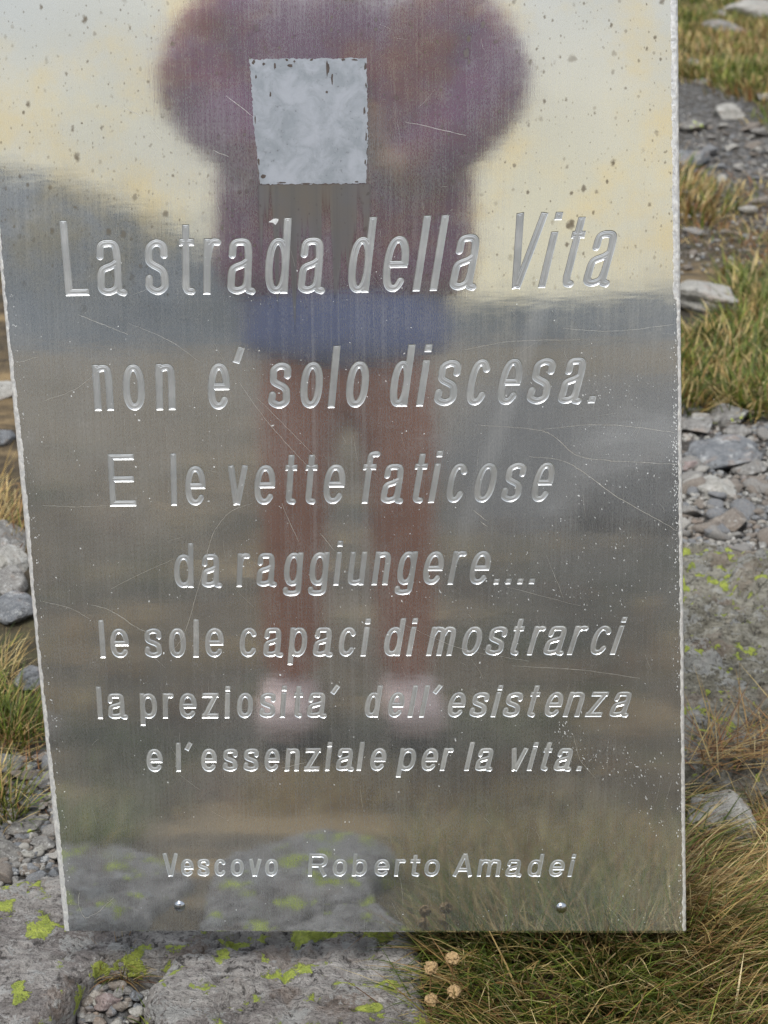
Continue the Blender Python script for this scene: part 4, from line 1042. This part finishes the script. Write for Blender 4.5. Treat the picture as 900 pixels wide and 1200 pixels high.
# ------------------------------------------------------------------ the photographer, met in the mirror
M_SKIN = mat_simple('skin', (.50, .29, .21), .55, 0, 60, .06, .05, .001)
M_JACKET = mat_simple('maroon_fabric', (.20, .045, .13), .8, 0, 90, .2, .4, .004)
M_TROUS = mat_simple('dark_red_fabric', (.40, .14, .065), .85, 0, 90, .2, .4, .004)
M_BLUE = mat_simple('blue_fabric', (.12, .16, .35), .8, 0, 90, .2, .4, .004)
M_SHOE = mat_simple('pale_pink_suede', (.66, .50, .46), .75, 0, 80, .15, .3, .003)
M_SOLE = mat_simple('dark_rubber', (.05, .05, .05), .7)
M_HAIR = mat_simple('brown_hair', (.06, .035, .02), .5, 0, 200, .3, .5, .003)
M_PHONE = mat_simple('dark_phone_case', (.03, .03, .035), .4, 0, 100, .1, .02)
M_LENS = mat_simple('black_glass', (.01, .01, .012), .06, 0, 100, .1, 0)
M_SCREEN = mat_simple('dark_screen', (.02, .02, .025), .1, 0, 100, .1, 0)
def skin_mesh(name, chains, mat, parent, sub=2, root=0):
    """chains: lists of (xyz, radius); points closer than 1 mm are shared"""
    V_, Rr, E_ = [], [], []
    def vid(p, r):
        for i, q in enumerate(V_):
            if (q - Vector(p)).length < .001: return i
        V_.append(Vector(p)); Rr.append(r if isinstance(r, tuple) else (r, r)); return len(V_) - 1
    for c in chains:
        ids = [vid(p, r) for p, r in c]; E_ += [(a, b) for a, b in zip(ids, ids[1:])]
    me = bpy.data.meshes.new(name); me.from_pydata(V_, E_, []); o = bpy.data.objects.new(name, me); COL.objects.link(o)
    md = o.modifiers.new('s', 'SKIN'); md.use_smooth_shade = True; sb = o.modifiers.new('u', 'SUBSURF'); sb.levels = sub; sb.render_levels = sub
    for i, d in enumerate(me.skin_vertices[0].data): d.radius = Rr[i]; d.use_root = (i == root)
    dg = bpy.context.evaluated_depsgraph_get(); ev = o.evaluated_get(dg); m2 = bpy.data.meshes.new_from_object(ev)
    o.modifiers.clear(); o.data = m2; m2.materials.clear(); m2.materials.append(mat)
    m2.polygons.foreach_set('use_smooth', np.ones(len(m2.polygons), bool)); o.parent = parent
    return o
def crumple(o, amp, f):
    n = len(o.data.vertices); co = np.empty(n * 3); no = np.empty(n * 3)
    o.data.vertices.foreach_get('co', co); o.data.vertices.foreach_get('normal', no)
    co, no = co.reshape(-1, 3), no.reshape(-1, 3)
    d = -np.abs(fbm(co[:, 0] * f, co[:, 1] * f, co[:, 2] * f * 1.3, 3)) + .2
    o.data.vertices.foreach_set('co', (co + no * (d * amp)[:, None]).ravel()); o.data.update(); return o
def person():
    gz = float(ground_z(0.0, -.28)); bx = .022
    e = empty('person', (bx, -.30, gz))
    tag(e, 'person in maroon jacket and dark red trousers holding a phone, mirrored in the plaque', 'person')
    S = {-1: 1, 1: 1}
    ph = CAM - c_fwd * .020 + c_right * .022 - np.array([bx, -.30, gz])     # the top of the phone in the person's frame
    def hand(s):
        return np.array([ph[0] + s * .060, ph[1] - .075, ph[2] - .125])
    body = []
    pel = (0, 0, .92)
    body.append([(pel, (.13, .09)), ((0, -.005, 1.10), (.12, .085)), ((0, -.01, 1.28), (.14, .095)), ((0, -.01, 1.40), (.09, .07)), ((0, .0, 1.47), (.052, .055)), ((0, .02, 1.55), (.06, .07)), ((0, .035, 1.62), (.072, .092)), ((0, .03, 1.70), (.066, .085))])
    for s in (-1, 1):
        body.append([(pel, (.13, .09)), ((s * .095, 0, .84), .085), ((s * .105, .01, .66), .07), ((s * .11, .02, .47), .054), ((s * .115, 0, .32), .052), ((s * .12, -.03, .09), .036), ((s * .125, .02, .045), .035), ((s * .13, .12, .03), .028)])
        h = hand(s)
        body.append([((0, -.01, 1.28), (.14, .095)), ((s * .19, -.01, 1.42), .055), ((s * .295, .03, 1.31), .043), ((s * .20, .14, 1.15), .036), (tuple(h), .026), (tuple(h + np.array([-s * .010, .035, .050])), (.030, .016))])
    b = skin_mesh('body', body, M_SKIN, e)
    # fingers: rooted in the palm, curled round the phone's sides; the thumb on the near face
    chains = []
    for s in (-1, 1):
        h = hand(s) + np.array([-s * .010, .035, .050])
        for k, (ln, up) in enumerate(((.9, .030), (1.0, .012), (.95, -.006), (.78, -.024))):
            r0 = h + np.array([s * .006, -.004, up * .6])
            p1 = h + np.array([s * .012, .026 * ln, up + .006]); p2 = p1 + np.array([-s * .016, .020 * ln, .004]); p3 = p2 + np.array([-s * .022 * ln, .004, .002])
            chains.append([(tuple(r0), .0095), (tuple(p1), .009), (tuple(p2), .008), (tuple(p3), .0068)])
        t0 = h + np.array([-s * .004, -.012, -.010]); t1 = h + np.array([-s * .020, -.014, .022]); t2 = h + np.array([-s * .034, -.010, .045])
        chains.append([(tuple(t0), .012), (tuple(t1), .0105), (tuple(t2), .0088)])
    hands = [skin_mesh('finger', [c], M_SKIN, e) for c in chains]
    bm = bmesh.new(); bm.from_mesh(b.data)
    for f_ in hands: bm.from_mesh(f_.data)
    # face: nose, eyes, mouth, ears
    def ball(c, d):
        r_ = bmesh.ops.create_icosphere(bm, subdivisions=2, radius=1.0)
        for v in r_['verts']: v.co = Vector((c[0] + v.co.x * d[0], c[1] + v.co.y * d[1], c[2] + v.co.z * d[2]))
    ball((0, .128, 1.615), (.014, .02, .024)); ball((0, .116, 1.565), (.026, .010, .008)); ball((0, .10, 1.535), (.03, .025, .02))
    for s in (-1, 1): ball((s * .030, .112, 1.645), (.014, .012, .010)); ball((s * .078, .02, 1.625), (.012, .02, .032))
    bm.to_mesh(b.data); bm.free(); b.data.polygons.foreach_set('use_smooth', np.ones(len(b.data.polygons), bool))
    for f_ in hands: bpy.data.objects.remove(f_)
    jk = [[((0, 0, .87), (.285, .15)), ((0, -.002, .98), (.285, .15)), ((0, -.005, 1.14), (.28, .15)), ((0, -.01, 1.30), (.255, .14)), ((0, -.01, 1.43), (.15, .09)), ((0, -.005, 1.475), (.075, .075))]]
    for s in (-1, 1):
        jk.append([((0, -.01, 1.30), (.255, .14)), ((s * .235, -.01, 1.45), .10), ((s * .305, .03, 1.335), .105), ((s * .20, .13, 1.19), .075), (tuple(hand(s) + np.array([s * .012, -.03, -.03])), .044)])
    crumple(skin_mesh('jacket', jk, M_JACKET, e, 3), .022, 9)
    skin_mesh('shorts', [[((0, 0, 1.02), (.22, .11)), ((0, 0, .84), (.262, .135))]] + [[((0, 0, .84), (.262, .135)), ((s * .115, .005, .79), (.125, .12)), ((s * .115, .006, .765), (.125, .12))] for s in (-1, 1)], M_BLUE, e)
    tr = [[((0, 0, .90), (.15, .105)), ((0, 0, .84), (.15, .105))]]
    for s in (-1, 1): tr.append([((0, 0, .84), (.15, .105)), ((s * .100, 0, .70), .09), ((s * .108, .012, .47), .070), ((s * .115, -.005, .30), .066), ((s * .12, -.025, .11), .06)])
    crumple(skin_mesh('trousers', tr, M_TROUS, e, 3), .014, 13)
    for s in (-1, 1):
        sh = skin_mesh('shoe', [[((s * .12, -.055, .12), (.060, .055)), ((s * .122, -.035, .075), (.062, .055)), ((s * .128, .06, .068), (.064, .052)), ((s * .134, .17, .054), (.060, .040))]], M_SHOE, e)
        so = skin_mesh('sole', [[((s * .12, -.06, .014), (.045, .012)), ((s * .128, .05, .014), (.048, .012)), ((s * .135, .165, .014), (.044, .012))]], M_SOLE, sh, 1)
    hv, hf = ICO[4]; hv = hv * np.array([.085, .105, .105]) + np.array([0, .012, 1.665]); hv = np.where((hv[:, 1:2] > .07) & (hv[:, 2:3] < 1.70), hv * np.array([1, .7, 1]) + np.array([0, .0, .012]), hv)
    hv = hv + .006 * fbm(hv[:, 0] * 40, hv[:, 1] * 40, hv[:, 2] * 12, 3)[:, None]
    link_mesh('hair', hv, hf, M_HAIR, e, smooth=True)
    return e
person()
def phone():
    e = empty('phone', (0, 0, 0)); e.location = tuple(CAM - c_fwd * .016 - c_up * .066 + c_right * .022)
    tag(e, 'dark phone held upright in both hands by the person mirrored in the plaque', 'phone')
    def box(name, c, d, mat, par, bev=.004):
        bm = bmesh.new(); bmesh.ops.create_cube(bm, size=1)
        for v in bm.verts: v.co = Vector((v.co.x * d[0], v.co.y * d[1], v.co.z * d[2]))
        bmesh.ops.bevel(bm, geom=bm.edges[:], offset=bev, segments=3, affect='EDGES')
        for v in bm.verts: v.co += Vector(c)
        me = bpy.data.meshes.new(name); bm.to_mesh(me); bm.free(); me.materials.append(mat); o = bpy.data.objects.new(name, me); COL.objects.link(o); o.parent = par; return o
    box('case', (0, -.004, 0), (.075, .008, .160), M_PHONE, e, .0035)
    box('screen', (0, -.0085, 0), (.070, .001, .153), M_SCREEN, e, .0004)
    for k, z in enumerate((.066, .044, .022)): box('lens', (-.022, .0012, z), (.014, .0024, .014), M_LENS, e, .001)
    e.rotation_euler = (-PITCH, 0, 0)
phone()
